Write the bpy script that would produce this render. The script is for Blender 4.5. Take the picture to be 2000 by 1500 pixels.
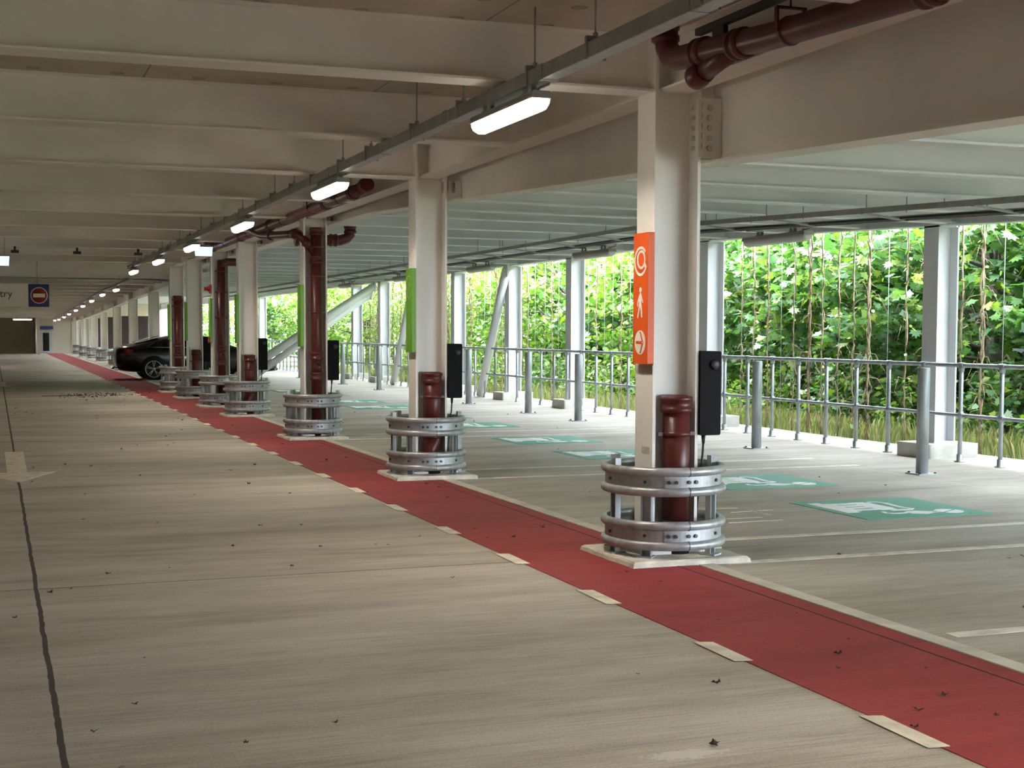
import bpy, math, random
from mathutils import Vector, Matrix
random.seed(7)
C = bpy.context.scene.collection
for o in list(bpy.data.objects):
    bpy.data.objects.remove(o)
pi = math.pi

# ------------------------------------------------------------------ camera
EYE = 1.5
cam_data = bpy.data.cameras.new('camera')
cam = bpy.data.objects.new('camera', cam_data)
C.objects.link(cam)
cam_data.sensor_fit = 'HORIZONTAL'
cam_data.sensor_width = 36.0
cam_data.lens = 48.603
cam_data.shift_x = 0.0200
cam_data.shift_y = 0.0293
cam_data.clip_end = 500
R_ = Vector((0.94112, -0.33806, 0.002537))
U_ = Vector((0.017698, 0.056761, 0.998231))
F_ = Vector((0.337607, 0.939411, -0.059402))
cam.matrix_world = Matrix(((R_.x, U_.x, -F_.x, 0), (R_.y, U_.y, -F_.y, 0), (R_.z, U_.z, -F_.z, EYE), (0, 0, 0, 1)))
bpy.context.scene.camera = cam

# ------------------------------------------------------------------ world, sun, exposure
vs = bpy.context.scene.view_settings
vs.view_transform = 'Standard'
vs.look = 'None'
vs.gamma = 1.0
vs.use_curve_mapping = False
vs.exposure = 0.0
W = bpy.data.worlds.new('overcast_sky')
bpy.context.scene.world = W
W.use_nodes = True
wn = W.node_tree
bg = wn.nodes['Background']
bg.inputs[0].default_value = (0.80, 0.89, 1.0, 1)
bg.inputs[1].default_value = 26.0
sun_d = bpy.data.lights.new('soft_sun', 'SUN')
sun_d.energy = 9.0
sun_d.angle = math.radians(50)
sun_d.color = (1.0, 0.97, 0.9)
sun = bpy.data.objects.new('soft_sun', sun_d)
C.objects.link(sun)
sun.rotation_euler = (math.radians(-6), math.radians(-36), 0)
LAMP = 9.0
LAMP_W = 32.0
cy = bpy.context.scene.cycles
cy.max_bounces = 12
cy.diffuse_bounces = 9
cy.transmission_bounces = 6
cy.transparent_max_bounces = 8
cy.sample_clamp_indirect = 6.0
cy.use_denoising = True

# ------------------------------------------------------------------ materials
def nt(name):
    m = bpy.data.materials.new(name)
    m.use_nodes = True
    return m, m.node_tree, m.node_tree.nodes['Principled BSDF']

def mat(name, col, rough=0.5, metal=0.0, var=0.12, scale=6.0, bump=0.0, bscale=60.0, stretch=(1, 1, 1), coat=0.0, spec=0.5):
    """plain surface whose colour wanders a little with noise"""
    m, t, b = nt(name)
    N, L = t.nodes, t.links
    tc = N.new('ShaderNodeTexCoord')
    mp = N.new('ShaderNodeMapping')
    mp.inputs['Scale'].default_value = stretch
    L.new(tc.outputs['Object'], mp.inputs[0])
    n = N.new('ShaderNodeTexNoise')
    n.inputs['Scale'].default_value = scale
    n.inputs['Detail'].default_value = 6
    L.new(mp.outputs[0], n.inputs['Vector'])
    r = N.new('ShaderNodeValToRGB')
    r.color_ramp.elements[0].position = 0.3
    r.color_ramp.elements[1].position = 0.7
    r.color_ramp.elements[0].color = tuple(c * (1 - var) for c in col) + (1,)
    r.color_ramp.elements[1].color = tuple(min(1, c * (1 + var)) for c in col) + (1,)
    L.new(n.outputs[0], r.inputs[0])
    L.new(r.outputs[0], b.inputs['Base Color'])
    b.inputs['Roughness'].default_value = rough
    b.inputs['Metallic'].default_value = metal
    b.inputs['Specular IOR Level'].default_value = spec
    b.inputs['Coat Weight'].default_value = coat
    if bump:
        n2 = N.new('ShaderNodeTexNoise')
        n2.inputs['Scale'].default_value = bscale
        L.new(mp.outputs[0], n2.inputs['Vector'])
        bp = N.new('ShaderNodeBump')
        bp.inputs['Strength'].default_value = bump
        bp.inputs['Distance'].default_value = 0.01
        L.new(n2.outputs[0], bp.inputs['Height'])
        L.new(bp.outputs[0], b.inputs['Normal'])
    return m

class G:
    """tiny node-graph helper"""
    def __init__(s, t):
        s.t, s.N, s.L = t, t.nodes, t.links
    def m(s, op, a, b=None, c=None):
        n = s.N.new('ShaderNodeMath'); n.operation = op
        for i, v in enumerate((a, b, c)):
            if v is None: continue
            if isinstance(v, (int, float)): n.inputs[i].default_value = v
            else: s.L.new(v, n.inputs[i])
        return n.outputs[0]
    def noise(s, vec, sc, det=5, rough=0.6, stretch=(1, 1, 1)):
        mp = s.N.new('ShaderNodeMapping'); mp.inputs['Scale'].default_value = stretch
        s.L.new(vec, mp.inputs[0])
        n = s.N.new('ShaderNodeTexNoise'); n.inputs['Scale'].default_value = sc
        n.inputs['Detail'].default_value = det; n.inputs['Roughness'].default_value = rough
        s.L.new(mp.outputs[0], n.inputs['Vector'])
        return n.outputs[0]
    def ramp(s, fac, stops):
        r = s.N.new('ShaderNodeValToRGB'); e = r.color_ramp.elements
        while len(e) < len(stops): e.new(0.5)
        for k, (p, c) in zip(e, stops):
            k.position = p; k.color = tuple(c) + (1,) if len(c) == 3 else c
        s.L.new(fac, r.inputs[0])
        return r.outputs[0]
    def mix(s, fac, a, b, mode='MIX'):
        n = s.N.new('ShaderNodeMix'); n.data_type = 'RGBA'; n.blend_type = mode
        for sock, v in ((n.inputs['Factor'], fac), (n.inputs[6], a), (n.inputs[7], b)):
            if isinstance(v, (int, float)): sock.default_value = v
            elif isinstance(v, tuple): sock.default_value = v + (1,)
            else: s.L.new(v, sock)
        return n.outputs[2]

def brushed(name, base, dark, light, rough=0.85, joints=False, grain=1.0):
    """brushed concrete (or paint over it): fine streaks across the drive, soft stains, worn marks"""
    m, t, b = nt(name)
    g = G(t)
    tc = t.nodes.new('ShaderNodeTexCoord').outputs['Object']
    blot = g.noise(tc, 0.8, 7, 0.68, (0.45, 1.5, 1))
    streak = g.noise(tc, 1.0, 6, 0.72, (0.55, 5.0, 1))
    fine = g.noise(tc, 1.0, 5, 0.75, (1.5, 70.0, 1))
    gr = g.noise(tc, 90, 3, 0.7)
    col = g.ramp(blot, [(0.3, dark), (0.5, base), (0.72, light)])
    st = g.ramp(streak, [(0.32, (0.70, 0.69, 0.68)), (0.5, (1, 1, 1)), (0.7, (1.13, 1.12, 1.10))])
    col = g.mix(0.55, col, st, 'MULTIPLY')
    fi = g.ramp(fine, [(0.28, (0.55, 0.53, 0.51)), (0.5, (1, 1, 1)), (0.72, (1.2, 1.2, 1.2))])
    col = g.mix(0.75 * grain, col, fi, 'MULTIPLY')
    gg = g.ramp(gr, [(0.28, (0.62, 0.61, 0.6)), (0.5, (1, 1, 1)), (0.75, (1.18, 1.18, 1.18))])
    col = g.mix(0.7, col, gg, 'MULTIPLY')
    spot = g.noise(tc, 3.2, 4, 0.6, (1, 2.2, 1))
    sp = g.ramp(spot, [(0.66, (0, 0, 0)), (0.74, (1, 1, 1))])
    col = g.mix(g.m('MULTIPLY', sp, 0.32), col, tuple(c * 0.55 for c in base))
    if joints:
        sx = t.nodes.new('ShaderNodeSeparateXYZ'); g.L.new(tc, sx.inputs[0])
        wob = g.m('MULTIPLY', g.m('SUBTRACT', g.noise(tc, 3.0, 4), 0.5), 0.03)
        x = g.m('ADD', sx.outputs[0], wob)
        d1 = g.m('LESS_THAN', g.m('ABSOLUTE', g.m('SUBTRACT', x, 0.205)), 0.012)
        d2 = g.m('LESS_THAN', g.m('ABSOLUTE', g.m('SUBTRACT', x, 9.02)), 0.010)
        yy = g.m('ADD', sx.outputs[1], g.m('MULTIPLY', wob, 0.4))
        ym = g.m('ABSOLUTE', g.m('SUBTRACT', g.m('MODULO', g.m('ADD', yy, 21.43), 5.42), 2.71))
        d3 = g.m('MULTIPLY', g.m('MULTIPLY', g.m('LESS_THAN', ym, 0.009), g.m('LESS_THAN', sx.outputs[0], 3.2)), 0.75)
        col = g.mix(g.m('MULTIPLY', d2, 0.5), col, (0.62, 0.58, 0.5))
        col = g.mix(g.m('MAXIMUM', g.m('MULTIPLY', d1, 0.9), d3), col, (0.035, 0.028, 0.022))
        # chalky scuff on the driveway near the camera
        dx = g.m('MULTIPLY', g.m('SUBTRACT', sx.outputs[0], 2.29), 2.9)
        dy = g.m('MULTIPLY', g.m('SUBTRACT', sx.outputs[1], 4.32), 8.5)
        rr = g.m('SQRT', g.m('ADD', g.m('MULTIPLY', dx, dx), g.m('MULTIPLY', dy, dy)))
        sc = g.m('MULTIPLY', g.m('LESS_THAN', g.m('ADD', rr, g.m('MULTIPLY', g.noise(tc, 34, 6, 0.8), 1.5)), 1.15), 0.42)
        col = g.mix(sc, col, (0.75, 0.72, 0.66))
    g.L.new(col, b.inputs['Base Color'])
    b.inputs['Roughness'].default_value = rough
    b.inputs['Specular IOR Level'].default_value = 0.3
    bp = t.nodes.new('ShaderNodeBump'); bp.inputs['Strength'].default_value = 0.35; bp.inputs['Distance'].default_value = 0.004
    hh = g.m('ADD', fine, g.m('MULTIPLY', gr, 0.5))
    g.L.new(hh, bp.inputs['Height']); g.L.new(bp.outputs[0], b.inputs['Normal'])
    return m

def emit(name, col, strength):
    m, t, b = nt(name)
    b.inputs['Base Color'].default_value = col + (1,)
    b.inputs['Emission Color'].default_value = col + (1,)
    b.inputs['Emission Strength'].default_value = strength
    return m

def leafmat(name, cols, trans=0.36):
    m, t, b = nt(name)
    g = G(t)
    ge = t.nodes.new('ShaderNodeNewGeometry')
    oi = t.nodes.new('ShaderNodeObjectInfo')
    f = g.m('FRACT', g.m('ADD', ge.outputs['Random Per Island'], g.m('MULTIPLY', oi.outputs['Random'], 0.0)))
    n = len(cols)
    c = g.ramp(f, [((i + 0.5) / n, col) for i, col in enumerate(cols)])
    g.L.new(c, b.inputs['Base Color'])
    b.inputs['Roughness'].default_value = 0.33
    b.inputs['Specular IOR Level'].default_value = 0.6
    tr = t.nodes.new('ShaderNodeBsdfTranslucent')
    g.L.new(g.mix(1.0, c, (1.0, 1.25, 0.5), 'MULTIPLY'), tr.inputs[0])
    mx = t.nodes.new('ShaderNodeMixShader'); mx.inputs[0].default_value = trans
    g.L.new(b.outputs[0], mx.inputs[1]); g.L.new(tr.outputs[0], mx.inputs[2])
    g.L.new(mx.outputs[0], t.nodes['Material Output'].inputs['Surface'])
    return m

def formwork(name):
    """ceiling boards: board joints and round recesses where the lifting cones sat"""
    m, t, b = nt(name)
    g = G(t)
    tc = t.nodes.new('ShaderNodeTexCoord').outputs['Object']
    sx = t.nodes.new('ShaderNodeSeparateXYZ'); g.L.new(tc, sx.inputs[0])
    X, Y = sx.outputs[0], sx.outputs[1]
    u = g.m('SUBTRACT', g.m('MODULO', g.m('ADD', X, 60.6), 0.6), 0.3)
    v = g.m('SUBTRACT', g.m('MODULO', g.m('ADD', Y, 60.2), 0.52), 0.26)
    r = g.m('SQRT', g.m('ADD', g.m('MULTIPLY', u, u), g.m('MULTIPLY', v, v)))
    dot = g.m('LESS_THAN', r, 0.042)
    rim = g.m('MULTIPLY', g.m('LESS_THAN', r, 0.05), g.m('GREATER_THAN', r, 0.04))
    jx = g.m('LESS_THAN', g.m('ABSOLUTE', g.m('SUBTRACT', g.m('MODULO', g.m('ADD', X, 61.0), 1.8), 0.9)), 0.006)
    base = g.ramp(g.noise(tc, 3.0, 5), [(0.3, (0.41, 0.36, 0.295)), (0.7, (0.50, 0.445, 0.375))])
    col = g.mix(g.m('MULTIPLY', dot, 0.6), base, (0.24, 0.19, 0.14))
    col = g.mix(g.m('MAXIMUM', g.m('MULTIPLY', rim, 0.7), g.m('MULTIPLY', jx, 0.75)), col, (0.12, 0.095, 0.07))
    g.L.new(col, b.inputs['Base Color'])
    b.inputs['Roughness'].default_value = 0.8
    return m

M = {}
M['concrete'] = brushed('brushed_concrete', (0.435, 0.392, 0.335), (0.31, 0.27, 0.217), (0.545, 0.506, 0.443), joints=True)
M['red'] = brushed('red_walkway_paint', (0.30, 0.036, 0.041), (0.225, 0.026, 0.030), (0.345, 0.054, 0.058), rough=0.7, grain=0.8)
M['cream'] = mat('worn_cream_paint', (0.66, 0.60, 0.48), 0.8, var=0.22, scale=9, bump=0.2, bscale=80)
M['dirtyline'] = mat('dirty_line_paint', (0.66, 0.61, 0.51), 0.85, var=0.25, scale=6)
M['worn'] = mat('worn_line_paint', (0.50, 0.47, 0.40), 0.85, var=0.2, scale=18)
M['strip'] = mat('cast_strip', (0.55, 0.51, 0.43), 0.8, var=0.16, scale=5, bump=0.3)
M['evgreen'] = mat('bay_green_paint', (0.055, 0.29, 0.18), 0.65, var=0.1, scale=12, stretch=(1, 5, 1))
M['evwhite'] = mat('bay_white_paint', (0.86, 0.87, 0.87), 0.65, var=0.06)
M['steel'] = mat('cream_white_steel_paint', (0.82, 0.79, 0.745), 0.45, var=0.05, scale=1.6, bump=0.08, bscale=140)
M['beam'] = mat('greyed_white_beam_paint', (0.84, 0.80, 0.745), 0.55, var=0.08, scale=1.1, bump=0.06, bscale=120)
M['baybeam'] = mat('clean_white_beam_paint', (0.86, 0.875, 0.89), 0.5, var=0.05, scale=1.2)
M['white'] = mat('bright_white_steel_paint', (0.74, 0.75, 0.775), 0.4, var=0.04, scale=1.5)
M['galv'] = mat('galvanised_steel', (0.36, 0.37, 0.37), 0.42, metal=0.45, var=0.22, scale=16)
M['galvdull'] = mat('dull_galvanised_steel', (0.38, 0.41, 0.42), 0.5, metal=0.4, var=0.2, scale=9, stretch=(1, 1, 0.4))
M['tray'] = mat('grey_trunking', (0.34, 0.345, 0.335), 0.45, metal=0.5, var=0.12, scale=10)
M['pipe'] = mat('oxide_red_pipe', (0.088, 0.016, 0.0135), 0.36, var=0.22, scale=7, spec=.4)
M['plug'] = mat('black_rubber', (0.012, 0.012, 0.013), 0.5)
M['black'] = mat('charger_black', (0.0025, 0.0025, 0.003), 0.6, var=0.08, spec=.12)
M['orange'] = mat('sign_orange', (0.72, 0.100, 0.010), 0.42, var=0.05)
M['signwhite'] = mat('sign_white', (0.83, 0.77, 0.70), 0.45, var=0.03)
M['green'] = mat('sign_green', (0.125, 0.34, 0.022), 0.45, var=0.05)
M['greenink'] = mat('sign_pale_ink', (0.30, 0.46, 0.20), 0.5, var=0.03)
M['bolt'] = mat('painted_bolt', (0.56, 0.53, 0.47), 0.5, var=0.1)
M['darkbolt'] = mat('dark_bolt', (0.06, 0.06, 0.062), 0.5, metal=0.5)
M['plinth'] = mat('plinth_grout', (0.60, 0.57, 0.49), 0.9, var=0.2, scale=9, bump=0.6, bscale=26)
M['block'] = mat('cast_concrete_block', (0.55, 0.53, 0.49), 0.9, var=0.14, scale=5, bump=0.3)
M['ceil'] = formwork('ceiling_formwork')
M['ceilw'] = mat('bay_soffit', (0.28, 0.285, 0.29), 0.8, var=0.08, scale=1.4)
M['lampbody'] = mat('luminaire_grey_base', (0.34, 0.33, 0.31), 0.5)
M['lit'] = emit('lit_diffuser', (1.0, 0.92, 0.78), LAMP)
M['litfar'] = emit('lit_diffuser_cool', (1.0, 0.95, 0.86), LAMP)
M['exit'] = emit('pale_blue_lit_panel', (0.62, 0.72, 1.0), 1.3)
M['unlit'] = mat('unlit_diffuser', (0.78, 0.78, 0.76), 0.25, var=0.03)
M['bark'] = mat('bark', (0.13, 0.11, 0.09), 0.9, var=0.35, scale=9, bump=0.7, bscale=30)
M['vine'] = mat('dry_vine_stem', (0.34, 0.24, 0.15), 0.9, var=0.35, scale=20)
M['wire'] = mat('climber_wire_steel', (0.5, 0.5, 0.47), 0.4, metal=0.6)
M['leaf'] = leafmat('maple_leaf', [(0.065, 0.150, 0.045), (0.085, 0.195, 0.060), (0.110, 0.225, 0.120), (0.150, 0.270, 0.055), (0.120, 0.235, 0.115), (0.25, 0.33, 0.05)])
M['leafb'] = leafmat('bright_leaf', [(0.11, 0.23, 0.04), (0.17, 0.31, 0.05), (0.25, 0.37, 0.06), (0.14, 0.27, 0.07), (0.36, 0.40, 0.09)])
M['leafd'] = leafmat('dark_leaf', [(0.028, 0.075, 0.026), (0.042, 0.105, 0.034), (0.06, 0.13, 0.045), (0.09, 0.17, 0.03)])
M['grassm'] = leafmat('verge_grass', [(0.20, 0.25, 0.07), (0.46, 0.40, 0.20), (0.60, 0.52, 0.32), (0.16, 0.24, 0.06), (0.42, 0.40, 0.18)], 0.3)
M['earth'] = mat('verge_earth', (0.17, 0.18, 0.09), 0.95, var=0.4, scale=1.8)
M['dryleaf'] = mat('dry_leaf', (0.050, 0.030, 0.016), 0.85, var=0.4, scale=60)
M['twig'] = mat('twig', (0.06, 0.045, 0.03), 0.9, var=0.3)
M['car'] = mat('black_car_paint', (0.003, 0.003, 0.0035), 0.2, var=0.02, coat=.4, spec=.35)
M['glass'] = mat('dark_car_glass', (0.006, 0.007, 0.008), 0.05, var=0.02)
M['chrome'] = mat('chrome', (0.62, 0.63, 0.64), 0.18, metal=1.0, var=0.03)
M['alloy'] = mat('alloy_wheel', (0.60, 0.60, 0.61), 0.3, metal=0.85, var=0.04)
M['tyre'] = mat('tyre', (0.010, 0.010, 0.010), 0.8)
M['tail'] = mat('red_tail_lens', (0.22, 0.008, 0.010), 0.12, coat=1.0)
M['blue'] = mat('sign_navy', (0.012, 0.020, 0.115), 0.5, var=0.04)
M['signred'] = mat('sign_red', (0.26, 0.016, 0.018), 0.5, var=0.04)
M['board'] = mat('sign_cream_board', (0.78, 0.73, 0.64), 0.6, var=0.05)
M['ink'] = mat('sign_dark_ink', (0.06, 0.055, 0.05), 0.6)
M['alarm'] = mat('alarm_red', (0.34, 0.012, 0.012), 0.4, var=0.04)
M['hoard'] = mat('olive_end_wall', (0.50, 0.46, 0.30), 0.85, var=0.14, scale=0.7)
M['hoardl'] = mat('pale_end_wall', (0.46, 0.42, 0.35), 0.85, var=0.1, scale=0.7)
M['darkgap'] = mat('brown_black_opening', (0.030, 0.020, 0.018), 0.9, var=0.2)
M['wall'] = mat('side_wall_blockwork', (0.50, 0.46, 0.40), 0.9, var=0.12, scale=0.8)
M['brick'] = mat('distant_render', (0.70, 0.55, 0.50), 0.9, var=0.12)
M['roof'] = mat('distant_roof', (0.30, 0.17, 0.13), 0.9, var=0.15)

# ------------------------------------------------------------------ mesh building
class MB:
    def __init__(s):
        s.v, s.f, s.s = [], [], []
    def add(s, vs_, fs, smooth=False):
        b = len(s.v)
        s.v += [tuple(p) for p in vs_]
        s.f += [tuple(i + b for i in f) for f in fs]
        s.s += [smooth] * len(fs)
        return s
    def box(s, x0, y0, z0, x1, y1, z1):
        p = [(x0, y0, z0), (x1, y0, z0), (x1, y1, z0), (x0, y1, z0), (x0, y0, z1), (x1, y0, z1), (x1, y1, z1), (x0, y1, z1)]
        return s.add(p, [(3, 2, 1, 0), (4, 5, 6, 7), (0, 1, 5, 4), (1, 2, 6, 5), (2, 3, 7, 6), (3, 0, 4, 7)])
    def rbox(s, x0, y0, z0, x1, y1, z1, r, axis='z', n=4):
        """box with rounded edges along one axis"""
        def pr(a, b):
            return {'z': (a, b, None), 'y': (a, None, b), 'x': (None, a, b)}[axis]
        if axis == 'z': A, B, K = (x0, x1), (y0, y1), (z0, z1)
        elif axis == 'y': A, B, K = (x0, x1), (z0, z1), (y0, y1)
        else: A, B, K = (y0, y1), (z0, z1), (x0, x1)
        pts = []
        for cx_, cy_, a0 in ((A[1] - r, B[1] - r, 0), (A[0] + r, B[1] - r, 90), (A[0] + r, B[0] + r, 180), (A[1] - r, B[0] + r, 270)):
            for i in range(n + 1):
                a = math.radians(a0 + 90 * i / n)
                pts.append((cx_ + r * math.cos(a), cy_ + r * math.sin(a)))
        def P(a, b, k):
            return {'z': (a, b, k), 'y': (a, k, b), 'x': (k, a, b)}[axis]
        m = len(pts)
        vv = [P(a, b, K[0]) for a, b in pts] + [P(a, b, K[1]) for a, b in pts]
        fs = [tuple(range(m))[::-1], tuple(range(m, 2 * m))] + [(i, (i + 1) % m, m + (i + 1) % m, m + i) for i in range(m)]
        return s.add(vv, fs)
    def prism(s, pts, ext):
        """polygon of 3D points pushed along ext"""
        e = Vector(ext); m = len(pts)
        vv = [Vector(p) for p in pts] + [Vector(p) + e for p in pts]
        return s.add(vv, [tuple(range(m))[::-1], tuple(range(m, 2 * m))] + [(i, (i + 1) % m, m + (i + 1) % m, m + i) for i in range(m)])
    def sweep(s, prof, path, ref=(0, 0, 1), caps=True, smooth=False, scale=None):
        """closed 2D profile (a: sideways, b: up) carried along a 3D path"""
        path = [Vector(p) for p in path]
        ref = Vector(ref); k = len(prof); vv = []
        for i, p in enumerate(path):
            if i == 0: d = path[1] - path[0]
            elif i == len(path) - 1: d = path[-1] - path[-2]
            else: d = (path[i + 1] - path[i]).normalized() + (path[i] - path[i - 1]).normalized()
            d.normalize()
            sd = d.cross(ref)
            if sd.length < 1e-4: sd = d.cross(Vector((0, 1, 0)))
            sd.normalize(); up = sd.cross(d)
            q = scale[i] if scale else 1
            vv += [p + sd * a * q + up * b * q for a, b in prof]
        fs = []
        for i in range(len(path) - 1):
            for j in range(k):
                j2 = (j + 1) % k
                fs.append((i * k + j, i * k + j2, (i + 1) * k + j2, (i + 1) * k + j))
        if caps:
            fs += [tuple(range(k))[::-1], tuple(range((len(path) - 1) * k, len(path) * k))]
        b = len(s.f)
        s.add(vv, fs, smooth)
        if caps: s.s[-1] = s.s[-2] = False
        return s
    def tube(s, path, r, n=12, rs=None, ref=(0, 0, 1)):
        prof = [(r * math.cos(2 * pi * i / n), r * math.sin(2 * pi * i / n)) for i in range(n)]
        return s.sweep(prof, path, ref, True, True, [q / r for q in rs] if rs else None)
    def lathe(s, prof, c=(0, 0, 0), n=24, axis='z', smooth=True, closed=False):
        c = Vector(c); vv = []
        for r, h in prof:
            for i in range(n):
                a = 2 * pi * i / n; x, y = r * math.cos(a), r * math.sin(a)
                vv.append(c + Vector({'z': (x, y, h), 'x': (h, x, y), 'y': (x, h, y)}[axis]))
        fs = []
        k = len(prof)
        for i in range(k if closed else k - 1):
            i2 = (i + 1) % k
            for j in range(n):
                j2 = (j + 1) % n
                fs.append((i * n + j, i * n + j2, i2 * n + j2, i2 * n + j))
        if not closed:
            fs += [tuple(range(n))[::-1], tuple(range((k - 1) * n, k * n))]
        return s.add(vv, fs, smooth)
    def build(s, name, m, parent=None, loc=None):
        me = bpy.data.meshes.new(name)
        me.from_pydata(s.v, [], s.f)
        me.polygons.foreach_set('use_smooth', s.s)
        me.update()
        me.materials.append(M[m] if isinstance(m, str) else m)
        o = bpy.data.objects.new(name, me)
        C.objects.link(o)
        if parent: o.parent = parent
        if loc: o.location = loc
        return o

def empty(name, loc=(0, 0, 0), rz=0):
    o = bpy.data.objects.new(name, None)
    o.empty_display_size = 0.2
    C.objects.link(o); o.location = loc; o.rotation_euler = (0, 0, rz)
    return o
def tag(o, label, cat, group=None, kind=None):
    o['label'] = label; o['category'] = cat
    if group: o['group'] = group
    if kind: o['kind'] = kind
    return o
KIDS = {}
def dup(o, parent=None):
    c = o.copy(); C.objects.link(c)
    if parent: c.parent = parent
    for ch in o.children: dup(ch, c)
    return c
ONES = 'first second third fourth fifth sixth seventh eighth ninth tenth eleventh twelfth thirteenth fourteenth fifteenth sixteenth seventeenth eighteenth nineteenth'.split()
TENS = {2: 'twenty', 3: 'thirty', 4: 'forty', 5: 'fifty', 6: 'sixty', 7: 'seventy', 8: 'eighty', 9: 'ninety'}
TENTH = {2: 'twentieth', 3: 'thirtieth', 4: 'fortieth', 5: 'fiftieth', 6: 'sixtieth', 7: 'seventieth', 8: 'eightieth', 9: 'ninetieth'}
def nth(n):
    if n < 20: return ONES[n - 1]
    return TENTH[n // 10] if n % 10 == 0 else TENS[n // 10] + '-' + ONES[n % 10 - 1]

def iprof(h, b, tf, tw):
    """I section, soffit at b=0 (local: sideways, up)"""
    B, w = b / 2, tw / 2
    return [(-B, 0), (B, 0), (B, tf), (w, tf), (w, h - tf), (B, h - tf), (B, h), (-B, h), (-B, h - tf), (-w, h - tf), (-w, tf), (-B, tf)]
def hexbolt(mb, p, axis, r=0.016, h=0.014):
    mb.lathe([(r, 0), (r, h)], p, 6, axis, False)

# ------------------------------------------------------------------ measures of the place
COLY = [8.30, 13.72, 19.16, 24.57, 27.72, 31.45, 34.65]          # columns along the walkway
FK = 1.18
FARX = 4.985
FARY = [46.9, 54.2, 61.4, 69.0, 75.8, 82.8, 90.0]                # further columns beyond the car
CX = 4.2275
GX = 4.565
PERY = [13.98, 19.67, 25.18, 28.66, 32.5, 39.43, 42.66, 59.0]    # columns on the open edge
PX = 10.80
def GZ(y): return 2.99 if y >= 17.1 else 2.99 - (17.1 - y) * 0.0418          # soffit of beams over the bays
def PZ(y): return 2.95 if y >= 19.6 else 2.95 - (19.6 - y) * 0.0235 - max(0, 16.5 - y) * 0.012
def FZ(y):                                                       # soffit over the far driveway
    return 1.5 + (FZ0(y / FK) - 1.5) * FK
def FZ0(y):
    pts = [(35.4, 2.80), (46, 2.66), (52, 2.53), (64, 2.33), (72, 2.21), (80, 2.19), (95, 2.22)]
    for (a, za), (b, zb) in zip(pts, pts[1:]):
        if y <= b: return za + (zb - za) * (y - a) / (b - a)
    return pts[-1][1]
CEIL = 3.42
END = 97.0

# ------------------------------------------------------------------ setting
def struct(o, label, cat):
    return tag(o, label, cat, None, 'structure')
struct(MB().box(-14, -8, -0.3, 11.45, END + 1, 0).build('floor', 'concrete'), 'brushed concrete deck of the car park', 'floor')
struct(MB().box(11.45, -30, -0.5, 90, 140, -0.04).build('ground', 'earth'), 'grassy earth bank outside the open edge', 'ground')
struct(MB().box(-14, -8, CEIL, 4.55, 35.3, CEIL + 0.3).build('ceiling', 'ceil'), 'board-marked deck soffit with round recesses over the driveway', 'ceiling')
mb = MB()
ys = [35.3, 54, 61, 75, 85, 94, END + 1]
for a, b in zip(ys, ys[1:]):
    za, zb = FZ(a) + 0.34, FZ(b) + 0.34
    mb.add([(-14, a, za), (5.3, a, za), (5.3, b, zb), (-14, b, zb), (-14, a, CEIL + .3), (5.3, a, CEIL + .3), (5.3, b, CEIL + .3), (-14, b, CEIL + .3)],
           [(0, 1, 2, 3), (7, 6, 5, 4), (1, 0, 4, 5), (3, 2, 6, 7), (2, 1, 5, 6), (0, 3, 7, 4)])
struct(mb.build('ceiling', 'ceil'), 'lower deck soffit over the far end of the driveway', 'ceiling')
mb = MB()
ys = [-8, 17.1, END + 1]
prof = [(y, GZ(y) + 0.34) for y in ys]
mb.prism([(4.6, y, z) for y, z in prof] + [(4.6, END + 1, 3.72), (4.6, -8, 3.72)], (6.75, 0, 0))
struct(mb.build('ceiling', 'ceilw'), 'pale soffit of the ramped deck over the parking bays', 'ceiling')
struct(MB().box(-14.3, -8, 0, -14, END, 3.7).build('wall_left', 'wall'), 'blockwork wall along the far side of the driveway', 'wall')
struct(MB().box(-14.3, -8.3, 0, 11.45, -8, 3.7).build('wall_back', 'wall'), 'unseen wall added behind the viewer to close off daylight', 'wall')  # out of view, added to keep daylight from behind off the beams
# end wall: olive boarding, pale boarding, dark openings
mb = MB().box(-14, END, 0, 2.6, END + 0.3, 2.6)
for x in (-7, -3.5, -0.5): mb.box(x, END - .03, 0, x + .06, END, 2.5)
struct(mb.build('wall_end', 'hoard'), 'olive boarded wall across the far end of the driveway', 'wall')
mb = MB().box(4.6, END, 0, 11.4, END + 0.3, 3.4)
for x in (4.9, 5.9, 6.9, 7.9): mb.box(x, END - .04, 0, x + .1, END, 3.0)
struct(mb.build('wall_end', 'hoardl'), 'pale boarded wall across the far end of the bays', 'wall')
w = MB().box(2.5, END - 6, 0, 2.7, END, 2.5).box(2.6, END, 0, 4.6, END + 0.3, 2.5)
struct(w.build('wall_end', 'hoardl'), 'pale wall beside the far lift lobby door', 'wall')
d = struct(MB().box(2.70, END - 0.12, 0, 3.65, END, 1.55).build('door_1', 'galvdull'), 'grey lobby door under a dark blue canopy at the far end', 'door')
MB().box(3.05, END - 0.15, 0.15, 3.45, END - 0.11, 1.35).build('dark_pane', 'glass', d)
MB().box(2.62, END - 0.5, 1.60, 3.7, END, 1.80).build('canopy', 'blue', d)
MB().box(2.62, END - 0.16, 0, 2.70, END - 0.02, 1.6).build('door_frame', 'blue', d)
struct(MB().box(-14, END - 6, 0, -0.05, END - 5.8, 1.65).build('wall_partition_or_gap', 'wall'), 'pale low partition at the left edge before the olive wall', 'wall')
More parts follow.
